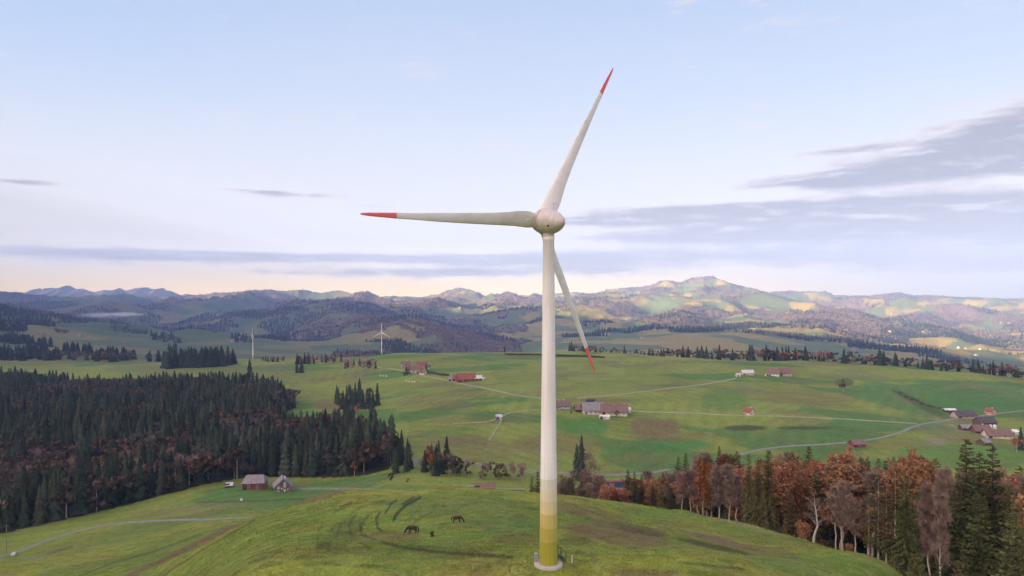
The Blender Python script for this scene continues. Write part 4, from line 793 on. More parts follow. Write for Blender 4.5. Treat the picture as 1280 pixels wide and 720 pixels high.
def broad_lib(kind, i, H, mt, mc, **kw):
    m, V, T = broad_hi(200 + i * 7 + len(kind), H, **kw); lib(kind, i, H, m.mesh('trunk', mt, True), mesh_np('crown', V, faces_tri=T, mats=[mc]))
for i in range(4): broad_lib('bare', i, 20, M_BARK, M_TWIG, spread=(3.6, 4.4, 3.2, 4.0)[i], first=(.34, .30, .36, .28)[i], nprim=19, tight=(1.5, 1.1, 1.9, 1.3)[i], trunk_r=.24, twigs=5)
for i in range(3): broad_lib('rust', i, 18, M_BARK, M_RUST, spread=(5.4, 5.0, 4.4)[i], first=.24, nprim=20, tight=.75, trunk_r=.30, leaves=8, leaf=.30, twigs=1)
for i in range(2): broad_lib('orange', i, 18, M_BARK, M_ORANGE, spread=3.6, first=.3, nprim=16, tight=1.2, trunk_r=.2, leaves=5, leaf=.28, twigs=2)
for i in range(2): broad_lib('sparse', i, 17, M_PALE, M_TWIG, spread=3.6, first=.3, nprim=9, tight=.55, trunk_r=.36, twigs=1)
for i in range(2): broad_lib('redbush', i, 6, M_BARK, M_RUST, spread=2.0, first=.15, nprim=10, tight=.9, trunk_r=.08, leaves=4, leaf=.26, twigs=1)
for i in range(4): lib('spruce_mid', i, 28, trunk_mesh(28, .34, M_DBARK, 5), crown_mesh(spruce_mid(300 + i, 28, (5.0, 4.4, 5.6, 4.7)[i]), M_NEEDLE_FAR))
for i in range(4): lib('brown_mid', i, 18, trunk_mesh(18, .3, M_BARK, 5, .7), crown_mesh(broad_mid(320 + i, 18, (4.4, 3.8, 5.0, 4.0)[i], 400, .8, low=-.06), M_BROWNLEAF))
for i in range(3): lib('bare_mid', i, 18, trunk_mesh(18, .3, M_BARK, 5, .8), crown_mesh(broad_mid(330 + i, 18, (4.0, 3.4, 4.4)[i], 420, bare=True), M_TWIG))
for i in range(3): lib('rust_mid', i, 17, trunk_mesh(17, .3, M_BARK, 5, .7), crown_mesh(broad_mid(340 + i, 17, (4.0, 3.4, 4.4)[i], 280, .8), M_RUST))
for i in range(2): lib('orange_mid', i, 17, trunk_mesh(17, .26, M_BARK, 5, .7), crown_mesh(broad_mid(350 + i, 17, 3.2, 240, .7), M_ORANGE))
NAMES = {'spruce': ('spruce_tree', 'spruce'), 'larch': ('larch_tree', 'larch'), 'young': ('young_conifer', 'young conifer'), 'bare': ('bare_tree', 'bare tree'), 'rust': ('beech_tree', 'beech'), 'orange': ('maple_tree', 'maple'), 'sparse': ('dead_tree', 'dead tree'), 'redbush': ('shrub', 'shrub'), 'brown': ('broadleaf_tree', 'broadleaf tree')}
random.seed(11)
def tree(kind, x, y, z, h, label, group=None, var=None, wide=1.0, name=None):
    L_ = LIB[kind]; H, tm, cm = L_[var % len(L_) if var is not None else random.randrange(len(L_))]; nm, cat = NAMES[kind.replace('_mid', '')]
    if name: nm, cat = name, name.replace('_', ' ')
    s = h / H; wide = wide * min(1.0, (1.5 if 'spruce' in kind else 1.25) / s); e = empty(nm, (x, y, z - .15), R() * 6.28); e.scale = (s * wide, s * wide, s); tag(e, label, cat, group); e.empty_display_size = 1; COUNT[nm] = COUNT.get(nm, 0) + 1
    link('trunk', tm, e); link('crown', cm, e); return e
def tree_px(kind, px, d, ytop, label, group=None, var=None, wide=1.0, by=None):
    if by is not None: x, y, z = hit(px, by); d = y
    else: x, y, z = at(px, d)
    h = CZ + (YH - ytop) / F * d - z
    return tree(kind, x, y, z, max(h, 1.5), label, group, var, wide)
# --- belt of trees below the meadow on the right: front row, with the foot of each trunk in view
for a in [('bare', 852, 637, 592, 'pale bare tree, first of the belt whose trunk shows, beside the olive bush', 0, 1.15), ('bare', 863, 637, 587, 'bare tree second from the leftmost visible trunk of the belt', 1, 1.1), ('orange', 878, 638, 577, 'slim orange leaved tree between grey bare trees in the belt', 0, 1.0),
          ('bare', 899, 648, 584, 'stout trunked bare tree at the short fence, bushy with twigs', 3, 1.2), ('bare', 911, 652, 580, 'tall bare tree just right of the stout trunked one by the fence', 0, 1.0), ('bare', 920, 653, 590, 'thin bare tree against the first dark spruces of the belt', 2, .9),
          ('spruce', 936, 657, 566, 'dark spruce, leftmost of three that stand close together at the fence end', 1, .9), ('spruce', 948, 660, 572, 'middle one of the three dark spruces at the fence end', 0, .9), ('spruce', 960, 664, 561, 'tallest of the three dark spruces at the fence end, its tip above the rest', 3, .9),
          ('young', 988, 668, 624, 'small olive conifer with yellowish needles left of the dead white tree', 0, 1.3), ('sparse', 1017, 678, 615, 'dead tree with bleached white trunk and broken bare limbs at the meadow edge', 0, 1.25), ('redbush', 1005, 673, 655, 'small rusty red shrub at the foot of the dead white tree', 0, 1.3),
          ('bare', 1045, 681, 604, 'slender pinkish bare tree just right of the dead white tree', 2, .9), ('bare', 1053, 685, 599, 'tall pinkish bare tree with straight pale trunk under the red beech dome', 0, 1.15), ('bare', 1070, 694, 622, 'bushy bare tree with brownish orange twigs, forked low, left of the larches', 1, 1.1),
          ('larch', 1086, 698, 607, 'thin olive larch with pale stem, leftmost of the larches', 1, .95), ('larch', 1098, 700, 591, 'olive larch with long bright straight stem showing to the ground', 0, 1.05), ('larch', 1108, 703, 598, 'olive larch between two others, its stem half hidden', 2, 1.0), ('larch', 1119, 706, 584, 'tallest olive larch, rightmost of the larches', 0, 1.2), ('spruce', 1133, 710, 592, 'olive green spruce filling the gap between larches and the twin bare trees', 2, .9),
          ('bare', 1163, 712, 598, 'left one of the twin reddish bare trees, thinner', 2, .7), ('bare', 1177, 714, 582, 'right one of the twin reddish bare trees, with forked thick trunk', 0, .72)]:
    tree_px(a[0], a[1], float(np.interp(a[1], [845, 880, 930, 985, 1017, 1053, 1100, 1140, 1180], [256, 238, 204, 184, 177, 167, 155, 147, 139])), a[3], a[4], None, a[5], a[6])
for a in [('spruce', 1208, 150, 546, 'tallest spruce of the whole scene, dark pointed top left of the other giants', 2, 1.0), ('spruce', 1224, 146, 562, 'broad olive spruce leaning close to the tallest spruce', 0, 1.05), ('spruce', 1241, 144, 553, 'second tallest spruce with narrow yellowish tip', 3, .95), ('spruce', 1224, 124, 614, 'brownish spruce standing in front of the giant spruces', 1, 1.15), ('spruce', 1270, 118, 637, 'bluish green spruce at the bottom right corner', 2, 1.1), ('spruce', 1262, 142, 606, 'dark spruce behind the bluish corner spruce', 1, 1.0), ('spruce', 1287, 160, 588, 'dark spruce cut by the right border of the view', 0, 1.1), ('spruce', 1250, 165, 600, 'dark spruce deep in the group of giants', 2, 1.0),
          ('young', 1146, 111, 689, 'small yellow olive conifer in front of the twin bare trees', 0, 1.2), ('young', 1197, 108, 703, 'small olive conifer at the bottom border below the giant spruces', 2, 1.2), ('young', 1172, 121, 700, 'lowest tuft of young conifer right of the small yellow one', 1, 1.2),
          ('spruce', 1150, 170, 606, 'dark spruce in shade right behind the twin bare trees', 1, 1.1), ('spruce', 1190, 165, 612, 'dark spruce in shade left below the tallest spruce', 3, 1.1),
          # behind the front row
          ('spruce', 848, 330, 569, 'dark spruce, left one of a pair rising over the pink bare trees', 0, 1.0), ('spruce', 857, 335, 565, 'dark spruce, right one of a pair rising over the pink bare trees', 1, 1.0), ('bare', 874, 310, 568, 'wide brownish bare crown behind the slim orange tree', 1, 1.3), ('bare', 888, 300, 566, 'wide pinkish bare crown just left of the lone spruce tip', 3, 1.3), ('spruce', 899, 330, 556, 'lone thin spruce tip standing out over the bare crowns', 1, .7), ('bare', 908, 280, 567, 'pale bare crown left of two pointed spruces', 0, 1.2), ('spruce', 913, 262, 566, 'pointed spruce, left of two behind the stout bare tree', 3, .9), ('spruce', 921, 255, 562, 'pointed spruce, right of two behind the stout bare tree', 1, .85),
          ('rust', 966, 240, 577, 'dull rust coloured beech over the three spruces at the fence', 1, .8), ('rust', 977, 232, 580, 'rusty beech left of the broad rounded green spruce', 2, .9), ('rust', 992, 225, 590, 'rusty red beech in the shade right below the broad green spruce', 1, 1.0), ('spruce', 962, 270, 561, 'dark spruce peeping out behind the rust coloured beech', 0, .9), ('spruce', 1011, 250, 557, 'broad rounded green spruce between the rusty beeches', 2, 1.1), ('bare', 985, 270, 564, 'grey bare crown left of the broad rounded green spruce', 3, 1.1),
          ('rust', 1024, 215, 583, 'big rounded rust red beech, its dome right of the broad green spruce', 0, 1.15), ('rust', 1052, 220, 568, 'highest rust red beech dome in the middle of the belt', 1, 1.1), ('rust', 1038, 212, 592, 'lower rust red beech crown between two higher domes', 2, 1.1), ('rust', 1066, 215, 580, 'rust red beech crown right of the highest dome', 0, .9), ('rust', 1006, 205, 605, 'deep rust beech low behind the dead white tree', 1, 1.1),
          ('spruce', 1076, 210, 569, 'dark spruce, first of four pointed ones right of the red domes', 1, .8), ('spruce', 1085, 212, 569, 'dark spruce, second of four pointed ones right of the red domes', 3, .8), ('spruce', 1098, 215, 571, 'dark spruce, third of four pointed ones right of the red domes', 0, .9), ('spruce', 1117, 218, 569, 'dark spruce, last of four pointed ones right of the red domes', 1, .9), ('spruce', 1107, 225, 574, 'dark broad spruce squeezed between the last two pointed ones', 2, 1.0),
          ('rust', 1132, 200, 578, 'dull red beech behind the tallest larch', 1, 1.0), ('rust', 1149, 205, 573, 'dull red beech crown left of the round topped spruce', 2, 1.0), ('spruce', 1170, 200, 570, 'round topped dark spruce behind the twin bare trees', 0, 1.0), ('spruce', 1160, 205, 585, 'shaded spruce lower behind the twin bare trees', 1, 1.0),
          ('bare', 1258, 190, 592, 'brownish bare crown right of the second tallest spruce', 1, 1.1), ('spruce', 1275, 200, 580, 'dark spruce in the back at the right border', 3, 1.0),
          # left part of the belt, feet hidden by the hill crest
          ('spruce', 665, 305, 594, 'little dark spruce left of the tower at the crest', 0, .9), ('spruce', 672, 310, 588, 'dark spruce touching the left edge of the tower', 1, .9), ('spruce', 703, 300, 592, 'dark spruce right beside the tower, left of a pair', 0, .9), ('spruce', 712, 305, 596, 'smaller dark spruce, right of a pair beside the tower', 1, .8), ('bare', 727, 310, 585, 'pale bare tree left of the grey thicket beside the tower', 3, 1.2), ('bare', 738, 300, 594, 'grey bare tree in the thicket left of the solar roof', 1, 1.3), ('bare', 748, 295, 596, 'grey rounded bare tree right before the red gabled annex', 3, 1.3),
          ('rust', 757, 285, 610, 'dark wine red bush under the cream end wall', 2, .9), ('spruce', 768, 290, 603, 'dark green conifer in front of the solar roofed house', 3, .9), ('spruce', 785, 295, 586, 'olive green spruce right of the solar roofed house', 2, .9), ('spruce', 793, 290, 588, 'green spruce in the middle of three right of the solar roof', 0, .85), ('spruce', 802, 292, 592, 'last green spruce of three right of the solar roof', 1, .8), ('bare', 812, 300, 588, 'brownish bare tree at the dip between green spruces and olive bush', 0, 1.2), ('rust', 818, 290, 600, 'wine red tree behind the olive bush', 1, .9), ('bare', 838, 310, 590, 'pinkish bare tree over the olive bush', 1, 1.2), ('young', 826, 262, 606, 'wide olive conifer bush at the start of the belt', 0, 1.0), ('young', 838, 265, 614, 'olive bush close to the first pale trunk', 2, 1.2)]:
    tree_px(a[0], a[1], a[2], a[3], a[4], None, a[5], a[6])
# trees in the depth of the belt, between and behind the ones above
rb = np.random.default_rng(77)
for i in range(150):
    px = rb.uniform(842, 1300); d0 = float(np.interp(px, [845, 880, 930, 985, 1017, 1053, 1100, 1140, 1180, 1300], [262, 246, 214, 196, 190, 182, 172, 168, 164, 150])); d = d0 * rb.uniform(1.04, 1.42)
    ytop = float(np.interp(px, [842, 900, 960, 1010, 1060, 1120, 1170, 1210, 1250, 1300], [588, 575, 575, 580, 580, 582, 585, 575, 590, 592])) + rb.uniform(-2, 30)
    zone_rust = 1 if (955 < px < 1072 or 1125 < px < 1160 or 868 < px < 890) else 0; u = rb.random()
    k = ('rust' if u < .55 else ('bare' if u < .72 else 'spruce')) if zone_rust else ('spruce' if u < .62 else ('bare' if u < .85 else 'rust'))
    lab, g = {'rust': ('rust brown beech in the crowded depth of the right hand tree belt', 'beeches in the depth of the belt'), 'bare': ('leafless tree in the crowded depth of the right hand tree belt', 'leafless trees in the depth of the belt'), 'spruce': ('dark spruce in the crowded depth of the right hand tree belt', 'spruces in the depth of the belt')}[k]
    if k == 'spruce' and COUNT.get('belt', 0) >= 48: continue
    COUNT['belt'] = COUNT.get('belt', 0) + (k == 'spruce')
    tree_px(k, px, d, ytop, lab, g, int(rb.integers(9)), float(rb.uniform(1.0, 1.35)))
for i in range(34):
    px = rb.uniform(694, 842); d = rb.uniform(282, 345); ytop = float(np.interp(px, [694, 720, 760, 790, 815, 842], [598, 592, 606, 592, 594, 590])) + rb.uniform(-2, 16)
    if 752 < px < 784: d = rb.uniform(280, 300); ytop = rb.uniform(608, 616)
    k = ('spruce', 'bare', 'bare', 'rust')[int(rb.integers(4))] if px < 800 else ('bare', 'rust', 'spruce')[int(rb.integers(3))]
    lab, g = {'rust': ('rust brown bush at the crest between the tower and the right hand belt', 'rust bushes behind the crest'), 'bare': ('greyish leafless tree at the crest between the tower and the right hand belt', 'leafless trees behind the crest'), 'spruce': ('dark spruce at the crest between the tower and the right hand belt', 'spruces behind the crest')}[k]
    tree_px(k, px, d, ytop, lab, g, int(rb.integers(9)), float(rb.uniform(1.0, 1.4)))
# undergrowth along the belt
random.seed(3)
for i, (px, d, yt) in enumerate([(868, 250, 627), (890, 245, 634), (930, 225, 645), (942, 214, 649), (968, 205, 654), (976, 198, 658), (1030, 190, 668), (1062, 182, 680), (1130, 165, 700), (1160, 150, 706), (1185, 140, 712), (1215, 133, 708)]):
    x, y, z = at(px, d); tree('redbush', x, y, z, random.uniform(1.6, 2.8), 'low brownish scrub at the shaded foot of the tree belt', 'scrub along the tree belt', i, 1.5)
# --- the dark forest on the left
def scatter(poly, step, seed):
    r = np.random.default_rng(seed); xs = [(p[0] - CX) / F * p[1] for p in poly]; ys = [p[1] for p in poly]
    gx, gy = np.meshgrid(np.arange(min(xs), max(xs), step), np.arange(min(ys), max(ys), step)); gx = gx + r.uniform(-.46, .46, gx.shape) * step; gy = gy + r.uniform(-.46, .46, gy.shape) * step
    px = CX + F * gx / gy; k = poly_mask(px, gy, poly); return gx[k], gy[k], px[k], r
fx, fy, fpx, fr = scatter(FOREST, 7.7, 5)
fz = ground(fx, fy); dec = fbm(fx / 70, fy / 70, 3, 101); isdec = (dec + fr.normal(0, .10, len(fx))) > .545 - .08 * (fy < 600); fh = np.where(isdec, fr.uniform(17, 26, len(fx)), fr.uniform(20, 35, len(fx)))
fh *= 1 - .28 * ss(fy, 700, 1100)
keep = (fpx > -60)
seen = np.argsort(-(fh / fy) * keep)
def screen_y(z, d): return YH - (z - CZ) / F * 0 - F * (z - CZ) / d
front = lambda i: fy[i]
NS = ND = 0; used = set()
FGRP = [(460, 'foremost'), (540, 'second'), (700, 'deeper')]
for i in seen:
    if NS >= 40 and ND >= 90: break
    if isdec[i]:
        if ND >= 90: continue
        ND += 1; k = 'orange_mid' if fr.random() < .05 else ('bare_mid' if fr.random() < .25 else 'brown_mid')
        lab = {'orange_mid': 'golden orange tree glowing among dark spruces of the left forest', 'bare_mid': 'thin leafless greyish tree among dark spruces of the left forest', 'brown_mid': 'round brown leaved tree among dark spruces of the left forest'}[k]; g = {'orange_mid': 'golden trees in the left forest', 'bare_mid': 'leafless trees in the left forest', 'brown_mid': 'brown trees in the left forest'}[k]
    else:
        if NS >= 40: continue
        NS += 1; k = 'spruce_mid'; lab, g = 'dark spruce in the crowded front of the left forest above the lane', 'spruces at the front of the left forest'
    tree(k, fx[i], fy[i], fz[i], fh[i], lab, g, wide=fr.uniform(.9, 1.25)); used.add(int(i))
tree_px('orange_mid', 443, 505, 575, 'bright golden tree at the right front edge of the left forest', None, 0); 
def stuff_trees(name, items, m):
    """items: (V, T, x, y, z, scale_h, scale_w, rot, colour) -> one mesh"""
    Vs = []; Ts = []; Cs = []; o = 0
    for V, T, x, y, z, sh, sw, rz, c in items:
        co, si = math.cos(rz), math.sin(rz); v = np.empty_like(V); v[:, 0] = (V[:, 0] * co - V[:, 1] * si) * sw + x; v[:, 1] = (V[:, 0] * si + V[:, 1] * co) * sw + y; v[:, 2] = V[:, 2] * sh + z
        Vs.append(v); Ts.append(T + o); o += len(V); Cs.append(np.tile(c, (len(V), 1)))
    ob = link(name, mesh_np(name, np.concatenate(Vs), faces_tri=np.concatenate(Ts), mats=[m], col=np.concatenate(Cs))); ob['kind'] = 'stuff'; return ob
M_MASS = mat('forest_foliage', (0, 0, 0), .95, .35, .25, attr='col', spec=.1)
SL = [spruce_lo(400 + i, 28, 5.0) for i in range(4)]; BLO = [broad_lo(420 + i, 17, 4.2) for i in range(4)]
items = []
for i in range(len(fx)):
    if i in used: continue
    if isdec[i]: V_, T_ = BLO[i % 4]; c = np.array(((.080, .056, .040), (.105, .062, .038), (.070, .062, .034), (.095, .074, .060))[i % 4]) * fr.uniform(.7, 1.2); H = 17
    else: V_, T_ = SL[i % 4]; c = np.array((.040, .051, .031)) * fr.uniform(.45, 1.6) * np.array((fr.uniform(.85, 1.25), 1, fr.uniform(.85, 1.15))); H = 28
    items.append((V_.astype(np.float32), T_, fx[i], fy[i], fz[i], fh[i] / H, min(1.15, fh[i] / H) * fr.uniform(.85, 1.2), fr.uniform(0, 6.28), c))
stuff_trees('forest', items, M_MASS)
# --- copses on the middle hill, each tree its own
def grove(poly, step, seed, hs, hd, fdec, label, group, kinds=('brown_mid', 'bare_mid', 'rust_mid'), limit=200, wide=1.0):
    x, y, px, r = scatter(poly, step, seed); names = {'spruce_mid': 'dark spruce', 'brown_mid': 'brown broadleaf tree', 'bare_mid': 'leafless grey pink tree', 'rust_mid': 'rust red tree', 'orange_mid': 'golden orange tree'}
    for i in range(min(limit, len(x))):
        k = r.choice(kinds) if r.random() < fdec else 'spruce_mid'; h = r.uniform(*(hs if k == 'spruce_mid' else hd))
        tree(str(k), x[i], y[i], float(ground(x[i], y[i])), h, f'{names[str(k)]} {label}', f'{names[str(k)]}s {group}', wide=wide * r.uniform(.9, 1.15))
grove([(417, 840), (425, 930), (445, 930), (470, 850), (482, 800), (455, 760), (430, 770)], 14.5, 21, (19, 30), (12, 18), .32, 'in the copse on the slope below the ridge hamlets', 'of the copse under the ridge hamlets')
grove([(392, 705), (400, 730), (430, 735), (452, 690), (486, 620), (470, 615), (440, 680)], 12.5, 23, (15, 24), (12, 18), .5, 'in the hollow between the left forest and the copse', 'of the hollow beside the forest', ('brown_mid', 'bare_mid', 'rust_mid', 'orange_mid'))
grove([(486, 505), (487, 570), (502, 570), (520, 500), (512, 470), (495, 475)], 8.5, 25, (14, 22), (11, 16), .25, 'at the valley lane where the left forest ends', 'at the end of the left forest', ('orange_mid', 'brown_mid'))
grove([(522, 455), (535, 512), (560, 510), (570, 470), (560, 450)], 7.6, 27, (14, 22), (11, 17), .62, 'by the stream between the valley lane and the hill crest', 'by the stream', ('brown_mid', 'bare_mid', 'brown_mid', 'orange_mid'))
grove([(565, 470), (570, 485), (660, 478), (664, 455), (600, 462)], 7.0, 29, (10, 14), (8, 12), .93, 'in the low row along the stream left of the tower', 'in the stream row', ('brown_mid', 'bare_mid'))
for a in [('spruce_mid', 551, 430, 602, 'small lone spruce tip standing at the hill crest left of the tower', 0, .9), ('brown_mid', 490, 440, 590, 'dark round bush at the crest under the forest end', 1, 1.1), ('brown_mid', 510, 432, 597, 'low brown bush at the crest beside the dark round one', 2, 1.2),
          ('spruce_mid', 727, 472, 544, 'tall narrow dark spruce alone on the slope below the cream farmhouse', 1, 1.1), ('spruce_mid', 721, 476, 555, 'shorter dark spruce close left of the tall narrow one', 0, 1.1), ('bare_mid', 735, 468, 562, 'leafless brown tree close right of the tall narrow spruce', 1, .9), ('bare_mid', 742, 462, 574, 'low leafless tree right of the tall narrow spruce', 2, 1.0),
          ('spruce_mid', 312, 1130, 448, 'single dark spruce below the edge on turbine', 0, 1.2), ('spruce_mid', 371, 1180, 451, 'left one of two small spruces alone on the ridge pasture', 1, 1.2), ('spruce_mid', 377, 1180, 447, 'right one of two small spruces alone on the ridge pasture', 2, 1.2), ('spruce_mid', 631, 1420, 430, 'tiny lone spruce on the skyline of the hill left of the tower', 1, 1.0),
          ('rust_mid', 824, 1230, 441, 'small russet tree on the pasture below the skyline tree row', 0, 1.0), ('brown_mid', 1054, 900, 473, 'dark lone bush on the pasture right of the maroon roofed barn', 0, 1.2), ('brown_mid', 770, 690, 512, 'dark shrub in front of the long farm', 1, .9), ('brown_mid', 714, 700, 512, 'dark bush between cottage and low barn by the tower', 2, .9), ('rust_mid', 553, 990, 469, 'russet bush left of the red roofed farm', 1, .8), ('spruce_mid', 508, 1060, 455, 'dark tree over the middle ridge hamlet', 2, 1.1), ('spruce_mid', 1276, 600, 533, 'dark spruce at the right border beside the silo farm', 1, 1.2), ('rust_mid', 1271, 590, 545, 'red brown tree at the right end of the silo farm', 2, 1.2)]:
    tree_px(a[0], a[1], a[2], a[3], a[4], None, a[5], a[6])
# --- tree row along the skyline on the right, left groups on the ridge
SKY = [(712, 1400, 430), (760, 1345, 437), (800, 1310, 441), (860, 1270, 443), (920, 1245, 445), (1000, 1225, 447), (1050, 1200, 449), (1100, 1170, 453), (1150, 1150, 457), (1200, 1115, 462), (1240, 1095, 466), (1290, 1080, 470)]
px = 712.0; r = np.random.default_rng(31)
while px < 1292:
    gap = 1046 < px < 1053
    d = np.interp(px, [s[0] for s in SKY], [s[1] for s in SKY]) + r.uniform(4, 26); cr_y = np.interp(px, [700, 780, 860, 1000, 1046, 1120, 1220, 1290], [437, 443, 447.5, 451, 452, 458.5, 467.5, 472])
    tall = 11 + 8 * float(fbm(px / 22, 3.0, 2, 33)) ; tall = tall * (.62 if px < 830 else 1.0) * (1.25 if 725 < px < 742 else 1)
    u = r.random(); k = 'spruce_mid' if u < .34 else ('brown_mid' if u < .80 else ('rust_mid' if u < .93 else 'bare_mid'))
    if k != 'spruce_mid': tall *= .78
    x, y, z = at(px, d); h = max(6, CZ + (YH - (cr_y - tall * r.uniform(.55, 1.25))) / F * d - z)
    lab, g = {'spruce_mid': ('dark spruce in the tree row along the skyline of the right pasture', 'spruces of the skyline row'), 'brown_mid': ('brown leaved tree in the row along the skyline of the right pasture', 'brown trees of the skyline row'), 'rust_mid': ('russet tree in the row along the skyline of the right pasture', 'russet trees of the skyline row'), 'bare_mid': ('leafless tree in the row along the skyline of the right pasture', 'leafless trees of the skyline row')}[k]
    if not gap: tree(k, x, y, z, min(h, 30), lab, g, wide=r.uniform(1.2, 1.7))
    px += r.choice((1.2, 2.4, 3.4, 5.0), p=(.25, .35, .28, .12)) * r.uniform(.7, 1.3)
grove([(203, 1290), (207, 1370), (240, 1410), (288, 1400), (294, 1340), (270, 1290)], 13.0, 35, (28, 40), (16, 22), .04, 'in the compact wood left of the edge on turbine', 'of the compact wood on the ridge', wide=1.75, limit=44)
grove([(368, 1310), (372, 1360), (428, 1360), (426, 1310)], 12, 37, (13, 24), (10, 16), .5, 'in the thin grove on the ridge between the two far turbines', 'of the thin ridge grove', ('bare_mid', 'brown_mid', 'rust_mid'))
grove([(326, 1390), (330, 1420), (356, 1420), (354, 1380)], 8, 39, (9, 14), (8, 13), .6, 'in the low thicket beside the edge on turbine', 'of the low ridge thicket', ('rust_mid', 'brown_mid'))
grove([(430, 1190), (432, 1250), (472, 1250), (470, 1170)], 13, 41, (10, 16), (7, 12), .8, 'around the white fronted farmhouses of the ridge', 'around the ridge farmhouses', ('bare_mid', 'brown_mid'), wide=1.1)
grove([(503, 1035), (503, 1080), (538, 1075), (538, 1030)], 15, 43, (10, 16), (6, 10), .75, 'among the roofs of the middle ridge hamlet', 'among the hamlet roofs', ('bare_mid', 'brown_mid'))
# hedge on the hill top, as one long body of scrub
def hedge(name, label, pts, hgt, wid, n, seed):
    P3 = np.array([hit(*p) for p in pts]); r = np.random.default_rng(seed); random.seed(seed); V = []; T = []
    for k in range(n):
        t = r.uniform(0, len(P3) - 1.001); i = int(t); p = P3[i] * (1 - (t - i)) + P3[i + 1] * (t - i); x, y = p[0] + r.normal(0, wid), p[1] + r.normal(0, wid); c = Vector((x, y, float(ground(x, y)) + r.uniform(.1, 1) * hgt))
        u = Vector(r.normal(0, 1, 3)).normalized(); w = u.orthogonal().normalized(); s = r.uniform(.5, 1.1); o = len(V); V.extend((c + u * s, c + w * s, c - u * s, c - w * s)); T.extend(((o, o + 1, o + 2), (o, o + 2, o + 3)))
    o = link(name, mesh_np(name, np.array([tuple(v) for v in V]), faces_tri=np.array(T), mats=[M_BROWNLEAF])); tag(o, label, 'hedge'); return o
hedge('hedge', 'long dark brown hedge across the hill top behind the tower', [(632, 443.5), (660, 444), (700, 445.5), (730, 446), (755, 447.5)], 2.6, 1.5, 2600, 3)
hedge('hedge', 'ragged brown hedge running down the slope left of the dark roofed lane barn', [(1118, 488), (1135, 497), (1155, 506), (1178, 512)], .6, 3.0, 230, 4)
hedge('hedge', 'short brown hedge between the middle hamlet and the red roofed farm', [(536, 466.5), (550, 469), (560, 470)], 2.6, 2.0, 500, 5)

# --- woods far out: dark masses on the country behind
def wood(name, poly, step, seed, hh, cols, lab=None, p=1.0, vis=True):
    x, y, px, r = scatter(poly, step, seed); z = ground(x, y); items = []
    for i in range(len(x)):
        if r.random() > p: continue
        c = np.array(cols[r.integers(len(cols))]) * r.uniform(.7, 1.3); h = r.uniform(*hh)
        if c[0] > c[1]: V_, T_ = BLO[i % 4]; H = 17; h *= .75
        else: V_, T_ = SL[i % 4]; H = 28
        items.append((V_.astype(np.float32), T_, x[i], y[i], z[i], h / H, h / H * r.uniform(1.2, 1.6), r.uniform(0, 6.28), c))
    if items:
        o = stuff_trees(name, items, M_MASS)
CON = [(.018, .028, .020), (.015, .024, .018), (.022, .030, .020)]; MIXW = CON + [(.075, .055, .042), (.09, .06, .045)]; BRW = [(.11, .075, .058), (.095, .066, .05), (.13, .085, .06), (.03, .04, .026)]
def ell(px, d, w, dd): return [(px + w * math.cos(a), d + dd * math.sin(a)) for a in np.linspace(0, 6.28, 15)[:-1]]
for i, (px, d, w, dd, cols) in enumerate([(1118, 3620, 62, 130, CON), (1035, 3880, 62, 110, MIXW), (965, 3950, 50, 90, BRW), (1190, 3350, 45, 70, MIXW), (18, 2150, 24, 110, CON), (8, 2500, 26, 120, CON), (55, 2050, 10, 60, CON), (97, 1850, 20, 60, CON), (146, 1700, 26, 60, CON), (46, 1800, 14, 50, CON), (20, 1600, 60, 70, MIXW), (110, 1620, 60, 50, BRW), (200, 1600, 20, 30, MIXW), (15, 3100, 55, 160, CON), (75, 3900, 50, 240, CON), (730, 4300, 30, 90, CON), (880, 4550, 46, 180, CON), (790, 4700, 50, 140, CON), (345, 4700, 18, 260, CON), (340, 3700, 24, 200, CON), (185, 4100, 40, 260, CON), (230, 3300, 26, 150, MIXW), (330, 5600, 60, 200, CON)]):
    wood('far_wood', ell(px, d, w, dd), 15 + d / 500, 50 + i, (20, 29), cols)
for i, (px, py, w, dd, cols) in enumerate([(186, 397, 17, 160, CON), (236, 401, 34, 190, CON), (262, 413, 24, 120, CON), (346, 409, 25, 170, CON), (300, 391, 34, 260, CON), (60, 384, 60, 260, CON), (30, 396, 40, 160, CON), (385, 398, 22, 150, MIXW), (285, 405, 16, 90, MIXW), (205, 424, 22, 60, MIXW), (160, 416, 26, 80, BRW), (300, 424, 14, 60, CON), (392, 421, 14, 60, MIXW), (445, 405, 20, 80, BRW), (620, 424, 26, 120, CON), (590, 412, 30, 150, MIXW), (530, 396, 30, 160, CON), (680, 400, 26, 160, CON), (745, 404, 24, 130, MIXW), (700, 386, 22, 160, BRW)]):
    x, y, z = hit(px, py, dmin=1900); wood('far_wood', ell(px, y, w, dd), 15 + y / 450, 90 + i, (20, 29), cols)
